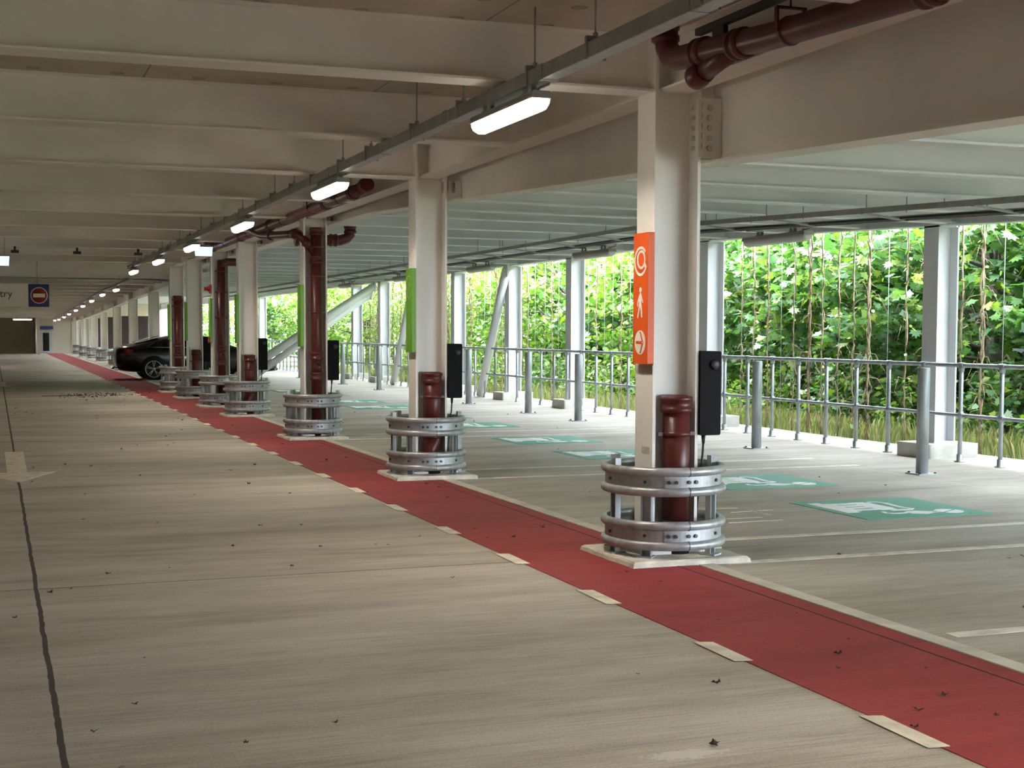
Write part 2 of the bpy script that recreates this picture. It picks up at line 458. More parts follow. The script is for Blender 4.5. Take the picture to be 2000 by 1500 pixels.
for i, (x0, y0) in enumerate(((5.5, 90.0), (5.5, 82.4), (5.5, 75.2))):  # dark boxes put the shade of the openings into their colour
    struct(MB().box(x0 + .6, y0 + 2, 0, x0 + 2.4, y0 + 2.2, 2.3).build('wall_partition_or_gap', 'darkgap'),
           'dark panel standing for the shaded opening behind the %s column from the far door' % nth(i + 1), 'wall')

# beams over the driveway
def beam(name, p0, p1, h, b, m, label, cat='beam', group=None, mid=None):
    path = [p0] + (mid or []) + [p1]
    o = MB().sweep(iprof(h, b, 0.016, 0.012), path).build(name, m)
    return tag(o, label, cat, group, 'structure')
by = [5.59] + [8.30 + 2.712 * k for k in range(10)]
for i, y in enumerate(by):
    beam('ceiling_beam', (-14, y, 3.06), (4.10, y, 3.06), 0.37, 0.23, 'beam', 'white steel beam over the driveway, %s from the camera' % nth(i + 1), 'beam', 'beams over the driveway')
beam('ceiling_beam', (-14, 35.3, 2.80), (4.9, 35.3, 2.80), 0.72, 0.24, 'beam', 'deep white beam where the driveway soffit steps down', 'beam')
y = 37.6; i = 0
while y < END - 1.5:
    i += 1
    beam('ceiling_beam', (-14, y, FZ(y)), (FARX - .14, y, FZ(y)), 0.36, 0.22, 'beam', 'far low white beam over the driveway, %s beyond the step' % nth(i), 'beam', 'low beams at the far end')
    y += 2.72
# girders on the walkway column line
gy = [-7.9] + COLY
for i, (a, b) in enumerate(zip(gy, gy[1:])):
    where = 'before the first column' if i == 0 else 'between the %s and %s walkway columns' % (nth(i), nth(i + 1))
    beam('column_line_girder', (CX, a + .02, 3.07), (CX, b - .02, 3.07), 0.36, 0.23, 'beam', 'white girder over the walkway line, ' + where, 'beam', 'walkway line girders')
    a2, b2 = a + (.004 if i else 0), b - .004
    mid = [(GX, 17.1, GZ(17.1))] if a < 17.1 < b else None
    yy_ = [a2] + ([17.1] if a < 17.1 < b else []) + [b2]
    gb = MB().sweep([(-.115, 0), (.115, 0), (.115, .016), (-.115, .016)], [(GX, q, GZ(q)) for q in yy_])
    tp = [(q, max(GZ(q) + .40, 3.20)) for q in yy_]
    gb.prism([(GX - .006, q, GZ(q) + .016) for q in yy_] + [(GX - .006, q, z) for q, z in tp[::-1]], (.012, 0, 0))
    gb.sweep([(-.115, -.016), (.115, -.016), (.115, 0), (-.115, 0)], [(GX, q, z) for q, z in tp])
    tag(gb.build('bay_edge_girder', 'beam'), 'lower girder carrying the bay beams, ' + where, 'beam', 'bay edge girders', 'structure')
fy = [COLY[-1]] + FARY + [END]
for i, (a, b) in enumerate(zip(fy, fy[1:])):
    beam('column_line_girder', (FARX, a + .02, FZ(max(a, 35.4)) - .19), (FARX, b - .02, FZ(b) - .19), 0.36, 0.24, 'steel', 'low white girder of the %s bay beyond the soffit step' % nth(i + 1), 'beam', 'far walkway girders')
    beam('bay_edge_girder', (FARX + .40, a + .02, 2.99), (FARX + .40, b, 2.99), 0.40, 0.23, 'beam', 'bay beam girder of the %s bay beyond the soffit step' % nth(i + 1), 'beam', 'far bay girders')
# beams over the bays
y = 8.32 - 1.83 * 2; i = 0
while y < 62:
    i += 1
    beam('bay_beam', (4.675, y, GZ(y)), (PX - .06, y, PZ(y) + .02), 0.34, 0.17, 'baybeam', 'white beam over the parking bays, %s from the camera' % nth(i), 'beam', 'beams over the bays')
    y += 1.8133
py = [6.5] + PERY + [77.0, END]
for i, (a, b) in enumerate(zip(py, py[1:])):
    n = 4
    path = [(PX, a + (b - a) * k / n, PZ(a + (b - a) * k / n)) for k in range(n + 1)]
    beam('edge_beam', path[0], path[-1], 0.36, 0.22, 'baybeam', 'white edge beam above the railing, %s span from the right' % nth(i + 1), 'beam', 'edge beams', path[1:-1])

# ------------------------------------------------------------------ floor markings
tag(MB().box(3.20, -2, 0, 4.235, END - 1.5, 0.004).build('red_walkway', 'red'), 'long red painted pedestrian walkway along the column line', 'walkway')
mb = MB().box(4.245, -2, 0, 4.355, 77, 0.007)
tag(mb.build('edge_strip', 'strip'), 'thin cream strip along the bay side of the red walkway', 'line')
tag(MB().box(4.095, -2, 0.004, 4.103, 20, 0.0055).build('walkway_seam', 'darkgap'), 'thin dark seam line in the red paint beside the cream strip', 'line')
k = 0
y = 4.07 - 1.395
while y < 62:
    dl = 0.41 + 0.02 * math.sin(k * 2.3)
    a = (random.random() - .5) * .02
    mbd = MB().prism([(3.145, y + .015, .0042), (3.235, y - a, .0042), (3.245, y + dl, .0042), (3.155, y + dl + .03, .0042)], (0, 0, .002))
    tag(mbd.build('walkway_dash', 'cream'), 'cream dash on the driveway edge of the red walkway, %s from the camera' % nth(k + 1), 'road marking', 'walkway edge dashes')
    y += 1.395; k += 1
# bay lines
for i, y in enumerate((5.62, 7.88, 8.80, 13.3, 14.2, 18.72, 19.6)):
    tag(MB().box(4.45, y - .05, 0, 9.2, y + .05, .0015).build('bay_line', 'dirtyline'), 'faded cream bay line across the parking bays, %s from the camera' % nth(i + 1), 'road marking', 'bay lines')
# worn traces of old lettering
mb = MB()
for (x, y, w_, h_) in ((5.42, 9.55, .5, .05), (5.5, 9.75, .35, .04), (5.75, 10.1, .42, .05), (5.55, 10.35, .4, .05), (5.95, 9.9, .05, .4), (5.35, 9.95, .05, .3)):
    mb.prism([(x, y, 0), (x + w_, y + random.uniform(-.04, .04), 0), (x + w_, y + h_, 0), (x + .04, y + h_ + random.uniform(-.03, .03), 0)], (0, 0, .003))
tag(mb.build('worn_floor_paint', 'worn'), 'worn traces of cream paint on the bay floor beside the nearest column', 'road marking')
# electric bay markings
EVS = [9.93, 12.15, 15.45, 17.75, 20.95, 23.2, 26.5, 28.8, 32.0, 34.3]
def ring(cx_, cy_, r0, r1, a0, a1, n=28):
    o = [(cx_ + r1 * math.cos(a0 + (a1 - a0) * i / n), cy_ + r1 * math.sin(a0 + (a1 - a0) * i / n)) for i in range(n + 1)]
    i_ = [(cx_ + r0 * math.cos(a0 + (a1 - a0) * i / n), cy_ + r0 * math.sin(a0 + (a1 - a0) * i / n)) for i in range(n + 1)]
    return o, i_
def stroke(pts, w_):
    """flat polyline outline of width w_"""
    l, r = [], []
    for i, p in enumerate(pts):
        a = pts[max(0, i - 1)]; b = pts[min(len(pts) - 1, i + 1)]
        dx, dy = b[0] - a[0], b[1] - a[1]; q = math.hypot(dx, dy) or 1
        nx, ny = -dy / q * w_ / 2, dx / q * w_ / 2
        l.append((p[0] + nx, p[1] + ny)); r.append((p[0] - nx, p[1] - ny))
    return l, r
def strip_faces(mb, l, r, f, e):
    """two matching point rows become quads; f maps 2D to 3D, e is the thickness vector"""
    n = len(l)
    for i in range(n - 1):
        mb.prism([f(*l[i]), f(*l[i + 1]), f(*r[i + 1]), f(*r[i])], e)
def ev_marking():
    root = MB().box(0, -.585, 0, 1.235, .585, .004).build('charging_bay_marking', 'evgreen')
    f = lambda u, v: (u, v - .585, .004)
    e = (0, 0, .0025)
    s = MB()
    s.prism([f(.08, .40), f(.20, .40), f(.20, 1.03), f(.08, 1.03)], e)
    s.prism([f(.20, .47), f(.27, .47), f(.27, .96), f(.20, .96)], e)
    for q in range(4):
        u0 = .27
        v0 = .50 + q * .125
        s.prism([f(u0, v0), f(.47, v0), f(.47, v0 + .075), f(u0, v0 + .075)], e)
    s.prism([f(.47, .47), f(.62, .47), f(.62, .97), f(.47, .97)], e)
    s.prism([f(.62, .55), f(.645, .55), f(.645, .92), f(.62, .92)], e)
    l, r = stroke([(.66, .97), (.74, .95), (.775, .86), (.745, .68), (.735, .55), (.77, .47), (.72, .43), (.62, .43), (.53, .42)], .05)
    strip_faces(s, l, r, f, e)
    l, r = stroke([(.40, .37), (.38, .29), (.43, .245), (.52, .245), (.58, .27)], .035)
    strip_faces(s, l, r, f, e)
    s.prism([f(.57, .20), f(.68, .14), (f(.78, .19)), f(.79, .27), f(.69, .34), f(.59, .33)], e)
    s.prism([f(.78, .20), f(.84, .20), f(.84, .215), f(.78, .215)], e)
    s.prism([f(.78, .25), f(.84, .25), f(.84, .265), f(.78, .265)], e)
    for a0 in (0.55, 0.55 + pi):
        s.prism([f(.97 + .012 * math.cos(a0 + pi / 2) + .108 * math.cos(a0 + pi * i / 14), .24 + .012 * math.sin(a0 + pi / 2) + .108 * math.sin(a0 + pi * i / 14)) for i in range(15)], e)
    s.build('charge_point_symbol', 'evwhite', root)
    return root
ev0 = ev_marking()
for i, y in enumerate(EVS):
    o = ev0 if i == 0 else dup(ev0)
    o.location = (6.57, y, 0)
    tag(o, 'green square with white charge point symbol on a bay floor, %s from the camera' % nth(i + 1), 'road marking', 'charging bay markings')
# lane arrows on the driveway joint
def arrow():
    r_ = MB().prism([(-.11, 3.6, 0), (.11, 3.6, 0), (.10, .95, 0), (-.10, .95, 0)], (0, 0, .004))
    r_.prism([(-.40, .98, 0), (0, 0, 0), (.40, .98, 0)], (0, 0, .004))
    return r_.build('lane_arrow', 'cream')
a0 = arrow(); a0.location = (.205, 14.4, 0)
tag(a0, 'cream arrow on the driveway pointing at the camera, nearer one', 'road marking')
a1 = dup(a0); a1.location = (.18, 39.0, 0)
tag(a1, 'cream arrow on the driveway at the left edge, further one', 'road marking')
tag(MB().box(1.0, 33.2, 0, 1.9, 33.4, .006).build('drain_slot', 'darkgap'), 'short dark slot drain in the driveway floor', 'drain')

# ------------------------------------------------------------------ walkway columns and what they carry
def colname(i):
    return 'the nearest column with the orange sign' if i == 0 else 'the %s column along the walkway' % nth(i + 1)
def hcol(h, dx, dy, tf=.022, tw=.014):
    """upright I section: flanges face -X and +X, web across"""
    X, Y, w_ = dx / 2, dy / 2, tw / 2
    p = [(-X, -Y), (-X + tf, -Y), (-X + tf, -w_), (X - tf, -w_), (X - tf, -Y), (X, -Y), (X, Y), (X - tf, Y), (X - tf, w_), (-X + tf, w_), (-X + tf, Y), (-X, Y)]
    return MB().prism([(a, b, 0) for a, b in p], (0, 0, h))
def guard():
    """two rolled guard rails round a column on six posts"""
    root = empty('column_guard')
    n = 56
    R = .385
    def rail(z):
        mb = MB()
        for zc in (.030, .160):
            pr = [(R + .004 + .029 * math.cos(math.radians(t)), zc + .030 * math.sin(math.radians(t))) for t in range(-105, 106, 21)]
            mb.lathe(pr + [(R - .012, zc + .026), (R - .012, zc - .026)], (0, 0, z), n, 'z', True, True)
        mb.lathe([(R - .006, .05), (R + .002, .05), (R + .002, .14), (R - .006, .14)], (0, 0, z), n, 'z', False, True)
        return mb
    for name, z in (('upper_rail', .44), ('lower_rail', .09)):
        o = rail(z).build(name, 'galv', root)
        for a in (-97, 83):
            ar = math.radians(a)
            b = MB()
            for k in range(7):
                t0, t1 = ar + (k - 3.5) * .092, ar + (k - 2.5) * .092
                R0, R1 = R + .001, R + .008
                b.prism([(R0 * math.cos(t0), R0 * math.sin(t0), z + .056), (R1 * math.cos(t0), R1 * math.sin(t0), z + .056), (R1 * math.cos(t1), R1 * math.sin(t1), z + .056), (R0 * math.cos(t1), R0 * math.sin(t1), z + .056)], (0, 0, .078))
            sp = b.build('splice_plate', 'galvdull', o)
            for k in (-.25, -.13, .09, .22):
                t = ar + k
                bb = MB().tube([((R + .006) * math.cos(t), (R + .006) * math.sin(t), z + .095), ((R + .02) * math.cos(t), (R + .02) * math.sin(t), z + .095)], .012, 8)
                bb.build('splice_bolt', 'darkbolt', o)
            jm = MB()
            for zc in (.030, .160):
                t = ar + .09
                jm.tube([((R + .004 + .030 * math.cos(u)) * math.cos(t), (R + .004 + .030 * math.cos(u)) * math.sin(t), z + zc + .031 * math.sin(u)) for u in (-1.5, -1, -.5, 0, .5, 1, 1.5)], .0026, 6)
            jm.build('rail_joint', 'darkbolt', o)
    for q, ang in enumerate((-179, -134, -55, -5, 40, 85, 130)):
        t = math.radians(ang)
        r_ = R - .036
        c_, s_ = math.cos(t), math.sin(t)
        def P(a, b, z): return (r_ * c_ + a * c_ - b * s_, r_ * s_ + a * s_ + b * c_, z)
        b = MB()
        b.prism([P(-.018, -.035, .045), P(.022, -.035, .045), P(.022, -.028, .045), P(-.011, -.028, .045), P(-.011, .028, .045), P(.022, .028, .045), P(.022, .035, .045), P(-.018, .035, .045)], (0, 0, .575 + (.05 if q in (0, 6, 3) else 0)))
        b.prism([P(-.05, -.05, .04), P(.06, -.05, .04), P(.06, .05, .04), P(-.05, .05, .04)], (0, 0, .01))
        o = b.build('post', 'galvdull', root)
        bo_ = MB()
        for z in (.535, .185): bo_.tube([((R - .01) * c_, (R - .01) * s_, z), ((R + .012) * c_, (R + .012) * s_, z)], .011, 8)
        bo_.build('post_bolts', 'darkbolt', o)
    return root
def plinth(seed):
    random.seed(seed)
    top = []
    n = 7
    for (ax, ay, bx, by_) in ((-.435, -.415, .40, -.415), (.40, -.415, .40, .40), (.40, .40, -.435, .40), (-.435, .40, -.435, -.415)):
        for k in range(n):
            t = k / n
            top.append((ax + (bx - ax) * t + random.uniform(-.008, .008), ay + (by_ - ay) * t + random.uniform(-.008, .008)))
    m = len(top)
    vv = [(x * 1.015, y * 1.015, 0) for x, y in top] + [(x, y, .03 + random.uniform(-.004, .004)) for x, y in top] + [(x * .96, y * .96, .041 + random.uniform(-.002, .002)) for x, y in top]
    fs = [tuple(range(m))[::-1], tuple(range(2 * m, 3 * m))]
    for q in (0, 1):
        fs += [(q * m + i, q * m + (i + 1) % m, (q + 1) * m + (i + 1) % m, (q + 1) * m + i) for i in range(m)]
    return MB().add(vv, fs).build('column_plinth', 'plinth')
def socket(mb, z, r):
    """pipe socket collar"""
    mb.lathe([(r + .004, 0), (r + .018, .006), (r + .018, .03), (r + .010, .036), (r + .010, .075), (r + .018, .081), (r + .018, .105), (r + .002, .11)], (0, 0, z), 20)
def bracket(mb, z, r):
    mb.lathe([(r + .007, 0), (r + .007, .03)], (0, 0, z), 20)
    for sg in (-1, 1):
        mb.box(sg * (r + .028) - .02, -.008, z + .003, sg * (r + .028) + .02, .008, z + .027)
def downpipe(top, r=.083, foot=True):
    root = empty('drain_pipe')
    p = MB().lathe([(r, .16), (r, top - .02)], (0, 0, 0), 24)
    p.build('pipe', 'pipe', root)
    b = MB(); bracket(b, top - .26, r)
    bk = b.build('pipe_bracket', 'pipe', root)
    if foot:
        f = MB().lathe([(r + .012, 0), (r + .012, .14), (r + .022, .15), (r + .022, .20), (r + .004, .22)], (0, 0, .04), 24)
        f.build('rubber_coupling', 'plug', root)
    return root
def charger():
    root = empty('charge_point')
    MB().rbox(0, -.15, 0, .155, .15, .56, .014, 'y').build('case', 'black', root)
    b = MB().lathe([(.032, 0), (.032, -.012), (.026, -.018), (.004, -.018)], (.104, -.15, .47), 20, 'y')
    b.build('socket_cover', 'plug', root)
    MB().box(.155, -.06, .12, .166, .06, .20).build('side_socket', 'plug', root)
    c = MB().tube([(.065, -.08, 0), (.064, -.08, -.06)], .014, 10, [.016, .009])
    c.tube([(.064, -.08, -.05), (.058, -.085, -.12), (.045, -.09, -.22), (.038, -.09, -.30), (.03, -.06, -.50), (.02, 0, -.74)], .0075, 8)
    c.build('cable', 'plug', root)
    return root

GREENCOL = []
g0 = guard()
ch0 = charger()
for i, y in enumerate(COLY):
    c = empty('steel_column', (CX, y, .04))
    MB().box(-.26, -.2, 0, .26, .2, .025).build('base_plate', 'steel', c)
    sh = hcol(CEIL - .04 if i < 6 else 3.0, .335, .26).build('shaft', 'steel', c)
    b = MB()
    b.box(.169, -.115, GZ(y) + .02 - .04, .322, -.100, 3.0)
    pl = b.build('connection_plate', 'steel', c)
    bb = MB(); zb = GZ(y) + .05
    nb = 5
    for k in range(nb):
        z = zb + k * (3.0 - zb) / nb
        hexbolt(bb, (.235, -.116, z), 'y', .020, -.016)
        hexbolt(bb, (.132, -.075, z), 'x', .018, .014)
        bb.box(.170, -.13, z - .008, .178, -.114, z + .03)
    bb.build('connection_bolts', 'bolt', c)
    if i == 0:
        pass
    tag(c, 'white steel column with the orange pedestrian sign, nearest to the camera' if i == 0 else 'white steel column with a green sign, %s along the red walkway' % nth(i + 1), 'column', 'walkway columns')
    p = plinth(20 + i); p.location = (CX - .01, y - .02, 0)
    tag(p, 'rough pale plinth slab under %s' % colname(i), 'plinth', 'column plinths')
    g = g0 if i == 0 else dup(g0)
    g.location = (CX - .02, y + .0, 0)
    tag(g, 'galvanised guard rings around %s' % colname(i), 'guard rail', 'column guards')
random.seed(11)
n = 0
for i in (0, 1, 2, 3, 5):
    h = ch0 if n == 0 else dup(ch0)
    h.location = (CX + .172, COLY[i] + .0, .815)
    tag(h, 'black charge point with a hanging cable on %s' % colname(i), 'charge point', 'charge points')
    n += 1
# far columns beyond the black car
for i, y in enumerate(FARY):
    top = FZ(y) + .34
    c = empty('steel_column', (FARX, y, 0))
    hcol(top, .335, .26).build('shaft', 'steel', c)
    MB().box(-.26, -.2, 0, .26, .2, .03).build('base_plate', 'steel', c)
    tag(c, 'white steel column past the black car, %s beyond the soffit step' % nth(i + 1), 'column', 'far columns')
    if i != 0:
        p = plinth(40 + i); p.location = (FARX, y, 0)
        tag(p, 'rough pale plinth slab under far column %s beyond the step' % nth(i + 1), 'plinth', 'far plinths')
        g = dup(g0); g.location = (FARX, y, 0)
        tag(g, 'galvanised guard rings around far column %s beyond the step' % nth(i + 1), 'guard rail', 'far guards')

# drain pipes in the column recesses
PXO, PYO, PR = .010, -.125, .088
def put_pipe(i, kind):
    y = COLY[i]
    if kind == 'short':
        t = 1.075
        root = downpipe(t, PR)
        b = MB(); socket(b, t - .105, PR); b.lathe([(PR + .004, 0), (PR - .01, .012)], (0, 0, t), 20)
        b.build('end_socket', 'pipe', root)
    else:
        t = 2.92 if kind == 'tall' else 2.35
        root = downpipe(t, PR * (.85 if kind == 'tall' else 1))
        rr = PR * (.85 if kind == 'tall' else 1)
        for z in (.82, 1.10):
            b = MB(); socket(b, z, rr * .98); b.build('pipe_socket', 'pipe', root)
        b = MB()
        b.lathe([(.05, 0), (.05, -.03), (.036, -.034), (.034, -.01)], (0, -rr + .005, 1.02), 18, 'y')
        b.build('access_fitting', 'pipe', root)
        for z in (1.75, 2.25):
            b = MB(); bracket(b, z, rr); b.build('pipe_bracket', 'pipe', root)
    root.location = (CX + PXO, y + PYO, 0)
    return root, t
for i, kind in ((0, 'short'), (1, 'short'), (3, 'short'), (5, 'short')):
    r_, t = put_pipe(i, kind)
    tag(r_, 'short oxide red drain pipe in the recess of %s' % colname(i), 'pipe', 'short drain pipes')
    if i in (1, 3):
        for ch in list(r_.children):
            if ch.name.startswith('pipe') and 'bracket' not in ch.name:
                me = MB().lathe([(PR, .44), (PR, t - .02)], (0, 0, 0), 24)
                me.tube([(0, 0, .46), (0, 0, .40), (-.02, -.01, .30), (-.045, -.02, .22), (-.05, -.02, .16)], PR, 20, [PR, PR, PR, PR * .85, PR * .75])
                me.lathe([(PR + .003, 0), (PR + .012, .01), (PR + .012, .03), (PR + .003, .04)], (0, 0, .40), 20)
                old = ch.data
                o = me.build('tmp', 'pipe'); ch.data = o.data; bpy.data.objects.remove(o)
r3, t = put_pipe(2, 'tall')
b = MB().tube([(0, 0, 2.56), (-.06, .01, 2.64), (-.17, .03, 2.78), (-.22, .06, 2.83), (-.25, .14, 2.855), (-.27, .5, 2.87), (-.30, 1.7, 2.93), (-.33, 2.3, 2.97), (-.38, 2.65, 3.04), (-.43, 2.9, 3.15), (-.45, 3.0, 3.25), (-.45, 3.02, CEIL)], .058, 16)
b.build('branch_pipe', 'pipe', r3)
b = MB(); socket(b, t - .09, PR * .85); b.lathe([(PR * .85, 0), (PR * .8, .012)], (0, 0, t), 20); b.build('capped_top', 'pipe', r3)
b = MB(); socket(b, 2.44, PR * .85); b.build('pipe_socket', 'pipe', r3)
for p, d in (((-.255, .2, 2.857), (-.02, 1, .04)), ((-.30, 1.7, 2.93), (-.05, 1, .06)), ((-.115, .02, 2.71), (-.6, .08, .75))):
    p = Vector(p); d = Vector(d).normalized()
    MB().tube([p - d * .05, p - d * .04, p + d * .04, p + d * .05], .07, 18, [.06, .072, .072, .06]).build('pipe_collar', 'pipe', r3)
tag(r3, 'tall red drain pipe with overhead branch on the third walkway column', 'pipe')
r4, t = put_pipe(4, 'tall')
b = MB().tube([(0, 0, t - .2), (0, 0, t - .15), (.03, 0, t - .09), (.12, 0, t - .06), (.45, 0, t - .06), (.50, 0, t - .06), (.57, 0, t - .03), (.60, 0, t + .05), (.60, 0, t + .2)], .078, 16)
b.build('elbow_pipe', 'pipe', r4)
tag(r4, 'tall dark red drain pipe turning to the bays on the fifth walkway column', 'pipe')
r6, t = put_pipe(6, 'mid')
b = MB(); socket(b, t - .1, PR); b.build('end_socket', 'pipe', r6)
tag(r6, 'red drain pipe reaching below the soffit on the seventh walkway column', 'pipe')

def hpipe(name, path, r, collars, hangers, label):
    root = empty(name, path[0])
    o = Vector(path[0])
    MB().tube([Vector(p) - o for p in path], r, 20).build('pipe', 'pipe', root)
    for p, d in collars:
        p = Vector(p) - o; d = Vector(d).normalized()
        b = MB()
        b.tube([p - d * .06, p - d * .05, p - d * .02, p - d * .018, p + d * .018, p + d * .02, p + d * .05, p + d * .06], r + .012, 20, [r + .003, r + .016, r + .016, r + .007, r + .007, r + .016, r + .016, r + .003])
        b.build('pipe_collar', 'pipe', root)
    for p in hangers:
        p = Vector(p) - o
        h = MB().tube([p + Vector((0, 0, r + .05)), p + Vector((0, 0, CEIL - p.z - o.z))], .006, 6)
        h.box(p.x - r - .016, p.y - .015, p.z - .01, p.x - r - .006, p.y + .015, p.z + r + .04)
        h.box(p.x + r + .006, p.y - .015, p.z - .01, p.x + r + .016, p.y + .015, p.z + r + .04)
        h.box(p.x - r - .016, p.y - .015, p.z + r + .04, p.x + r + .016, p.y + .015, p.z + r + .05)
        h.lathe([(r + .006, -.014), (r + .006, .014)], p, 16, 'y')
        h.build('pipe_hanger', 'pipe', root)
    return tag(root, label, 'pipe')
PX1 = 3.93
n0 = [(PX1, 7.78, CEIL), (PX1, 7.78, 3.33), (PX1, 7.76, 3.25), (PX1, 7.70, 3.19), (PX1, 7.60, 3.155), (PX1, 7.45, 3.145), (PX1, 7.0, 3.115), (PX1, 6.9, 3.105), (PX1, 6.5, 3.075), (PX1, 5.4, 3.03), (PX1, 2.5, 2.98)]
h1 = hpipe('overhead_drain_pipe', n0, .072, [((PX1, 7.78, 3.34), (0, 0, 1)), ((PX1, 7.30, 3.135), (0, 1, .06)), ((PX1, 6.86, 3.10), (0, 1, .07)), ((PX1, 5.2, 3.025), (0, 1, .02))],
      [(PX1, 6.35, 3.068), (PX1, 4.6, 3.017)], 'large dark red drain pipe hung overhead beside the nearest column top')
b = MB().tube([(0, -.86, -.33), (.01, -.62, -.37), (.015, -.42, -.405)], .06, 18)
b.tube([(.013, -.50, -.39), (.015, -.40, -.408), (.016, -.37, -.412), (.016, -.36, -.414)], .07, 18, [.066, .076, .076, .03])
b.build('capped_branch', 'pipe', h1)
b = MB().box(-.02, -2.2, -.18, .02, -.42, -.14)
b.box(-.03, -2.25, -.19, .03, -2.1, -.10)
b.tube([(0, -2.15, -.1), (0, -2.15, 0)], .006, 6)
b.box(-.015, -.75, -.24, .015, -.62, -.17)
b.build('support_channel', 'plug', h1)
PX2 = 3.90
pz = lambda y: 3.085 - (y - 15) * .0018
hpipe('overhead_drain_pipe', [(PX2, 14.95, pz(15) + .03), (PX2, 15.6, pz(15.6)), (PX2, 26.2, pz(26)), (PX2, 26.7, 3.08), (PX2, 26.95, 3.13), (PX2, 27.05, 3.22), (PX2, 27.05, CEIL)], .068,
      [((PX2, 14.98, 3.115), (0, 1, -.05)), ((PX2, 15.55, pz(15)), (0, 1, 0)), ((PX2, 16.9, pz(17)), (0, 1, 0)), ((PX2, 20.6, pz(20)), (0, 1, 0)), ((PX2, 23.2, pz(23)), (0, 1, 0)), ((PX2, 26.3, 3.07), (0, 1, 0))],
      [(PX2, 16.2, pz(16)), (PX2, 17.7, pz(17.7)), (PX2, 19.6, pz(19.6)), (PX2, 22.4, pz(22)), (PX2, 24.8, pz(25))],
      'long red drain pipe hung overhead between the second and fifth columns')
hpipe('stub_drain_pipe', [(4.06, 19.62, 2.80), (4.72, 19.62, 2.81), (4.82, 19.62, 2.84), (4.87, 19.62, 2.90), (4.87, 19.62, 3.2)], .075,
      [((4.12, 19.62, 2.80), (1, 0, 0)), ((4.62, 19.62, 2.81), (1, 0, 0)), ((4.87, 19.62, 2.97), (0, 0, 1))], [], 'short red pipe elbow poking out beyond the third walkway column')

# ------------------------------------------------------------------ signs on the columns
def face(x): return lambda s, z: (x, -s, z)
def sign_panel(name, m):
    root = empty(name)
    MB().rbox(-.045, -.11, 0, 0, .11, .86, .006, 'x').build('panel', m, root)
    return root
E_ = (-.0025, 0, 0)
F = face(-.045)
os_ = sign_panel('pedestrian_sign', 'orange')
b = MB()
l, r = ring(.0, .675, .080, .097, math.radians(42), math.radians(330))
strip_faces(b, l, r, F, E_)
l, r = ring(.008, .685, .046, .062, 0, 2 * pi)
strip_faces(b, l, r, F, E_)
b.prism([F(.052, .655), F(.066, .663), F(.088, .636), F(.074, .622), F(.055, .64)], E_)
b.build('ring_logo', 'signwhite', os_)
b = MB()
b.prism([F(.0 + .0165 * math.cos(a * pi / 8), .488 + .0165 * math.sin(a * pi / 8)) for a in range(16)], E_)
b.prism([F(-.004, .468), F(.010, .468), F(.018, .448), F(.040, .408), F(.032, .400), F(.012, .428), F(.012, .398), F(.022, .365), F(.027, .308), F(.014, .306), F(.007, .352), F(-.003, .378),
         F(-.014, .350), F(-.036, .302), F(-.048, .308), F(-.026, .362), F(-.018, .400), F(-.020, .420), F(-.036, .402), F(-.040, .380), F(-.049, .382), F(-.044, .410), F(-.018, .452)], E_)
b.build('walking_figure', 'signwhite', os_)
b = MB().prism([F(.0 + .079 * math.cos(a * pi / 18), .142 + .079 * math.sin(a * pi / 18)) for a in range(36)], E_)
ad = b.build('arrow_disc', 'signwhite', os_)
F2 = face(-.0475)
b = MB().prism([F2(-.055, .133), F2(.030, .133), F2(.030, .151), F2(-.055, .151)], E_)
b.prism([F2(-.005, .212), F2(.008, .200), F2(.030, .151), F2(.052, .142), F2(.048, .150), F2(.012, .214)], E_)
b.prism([F2(.052, .142), F2(.030, .133), F2(.008, .084), F2(-.005, .072), F2(.012, .070), F2(.048, .134)], E_)
b.build('arrow', 'orange', ad)
os_.location = (CX - .1685, COLY[0] - .03, 1.29)
tag(os_, 'orange sign with white ring logo, walking figure and right arrow', 'sign')
tag(MB().box(-.004, -.13, 0, 0, .13, .055).build('adhesive_patch', 'worn', None, (CX - .1685, COLY[0], 1.225)), 'brownish tape patch on the column just under the orange sign', 'tape')
tag(MB().box(-.004, -.04, 0, 0, .07, .04).build('adhesive_patch', 'worn', None, (CX - .1685, COLY[0] - .05, .70)), 'brownish tape patch low on the nearest column above its guard', 'tape')
gs0 = sign_panel('charging_sign', 'green')
b = MB()
l, r = ring(0, .70, .078, .088, math.radians(-10), math.radians(200)); strip_faces(b, l, r, F, E_)
l, r = ring(0, .64, .078, .088, math.radians(190), math.radians(350)); strip_faces(b, l, r, F, E_)
l, r = ring(0, .665, .032, .042, math.radians(-60), math.radians(220)); strip_faces(b, l, r, F, E_)
b.build('ring_logo', 'greenink', gs0)
MB().box(-.047, .085, .02, -.044, .09, .84).build('edge_line', 'greenink', gs0)
n = 0
for i in range(1, 7):
    o = gs0 if n == 0 else dup(gs0)
    n += 1
    o.location = (CX - .1685, COLY[i] - .03, 1.285)
    tag(o, 'green charging sign with a faint ring logo on %s' % colname(i), 'sign', 'green column signs')
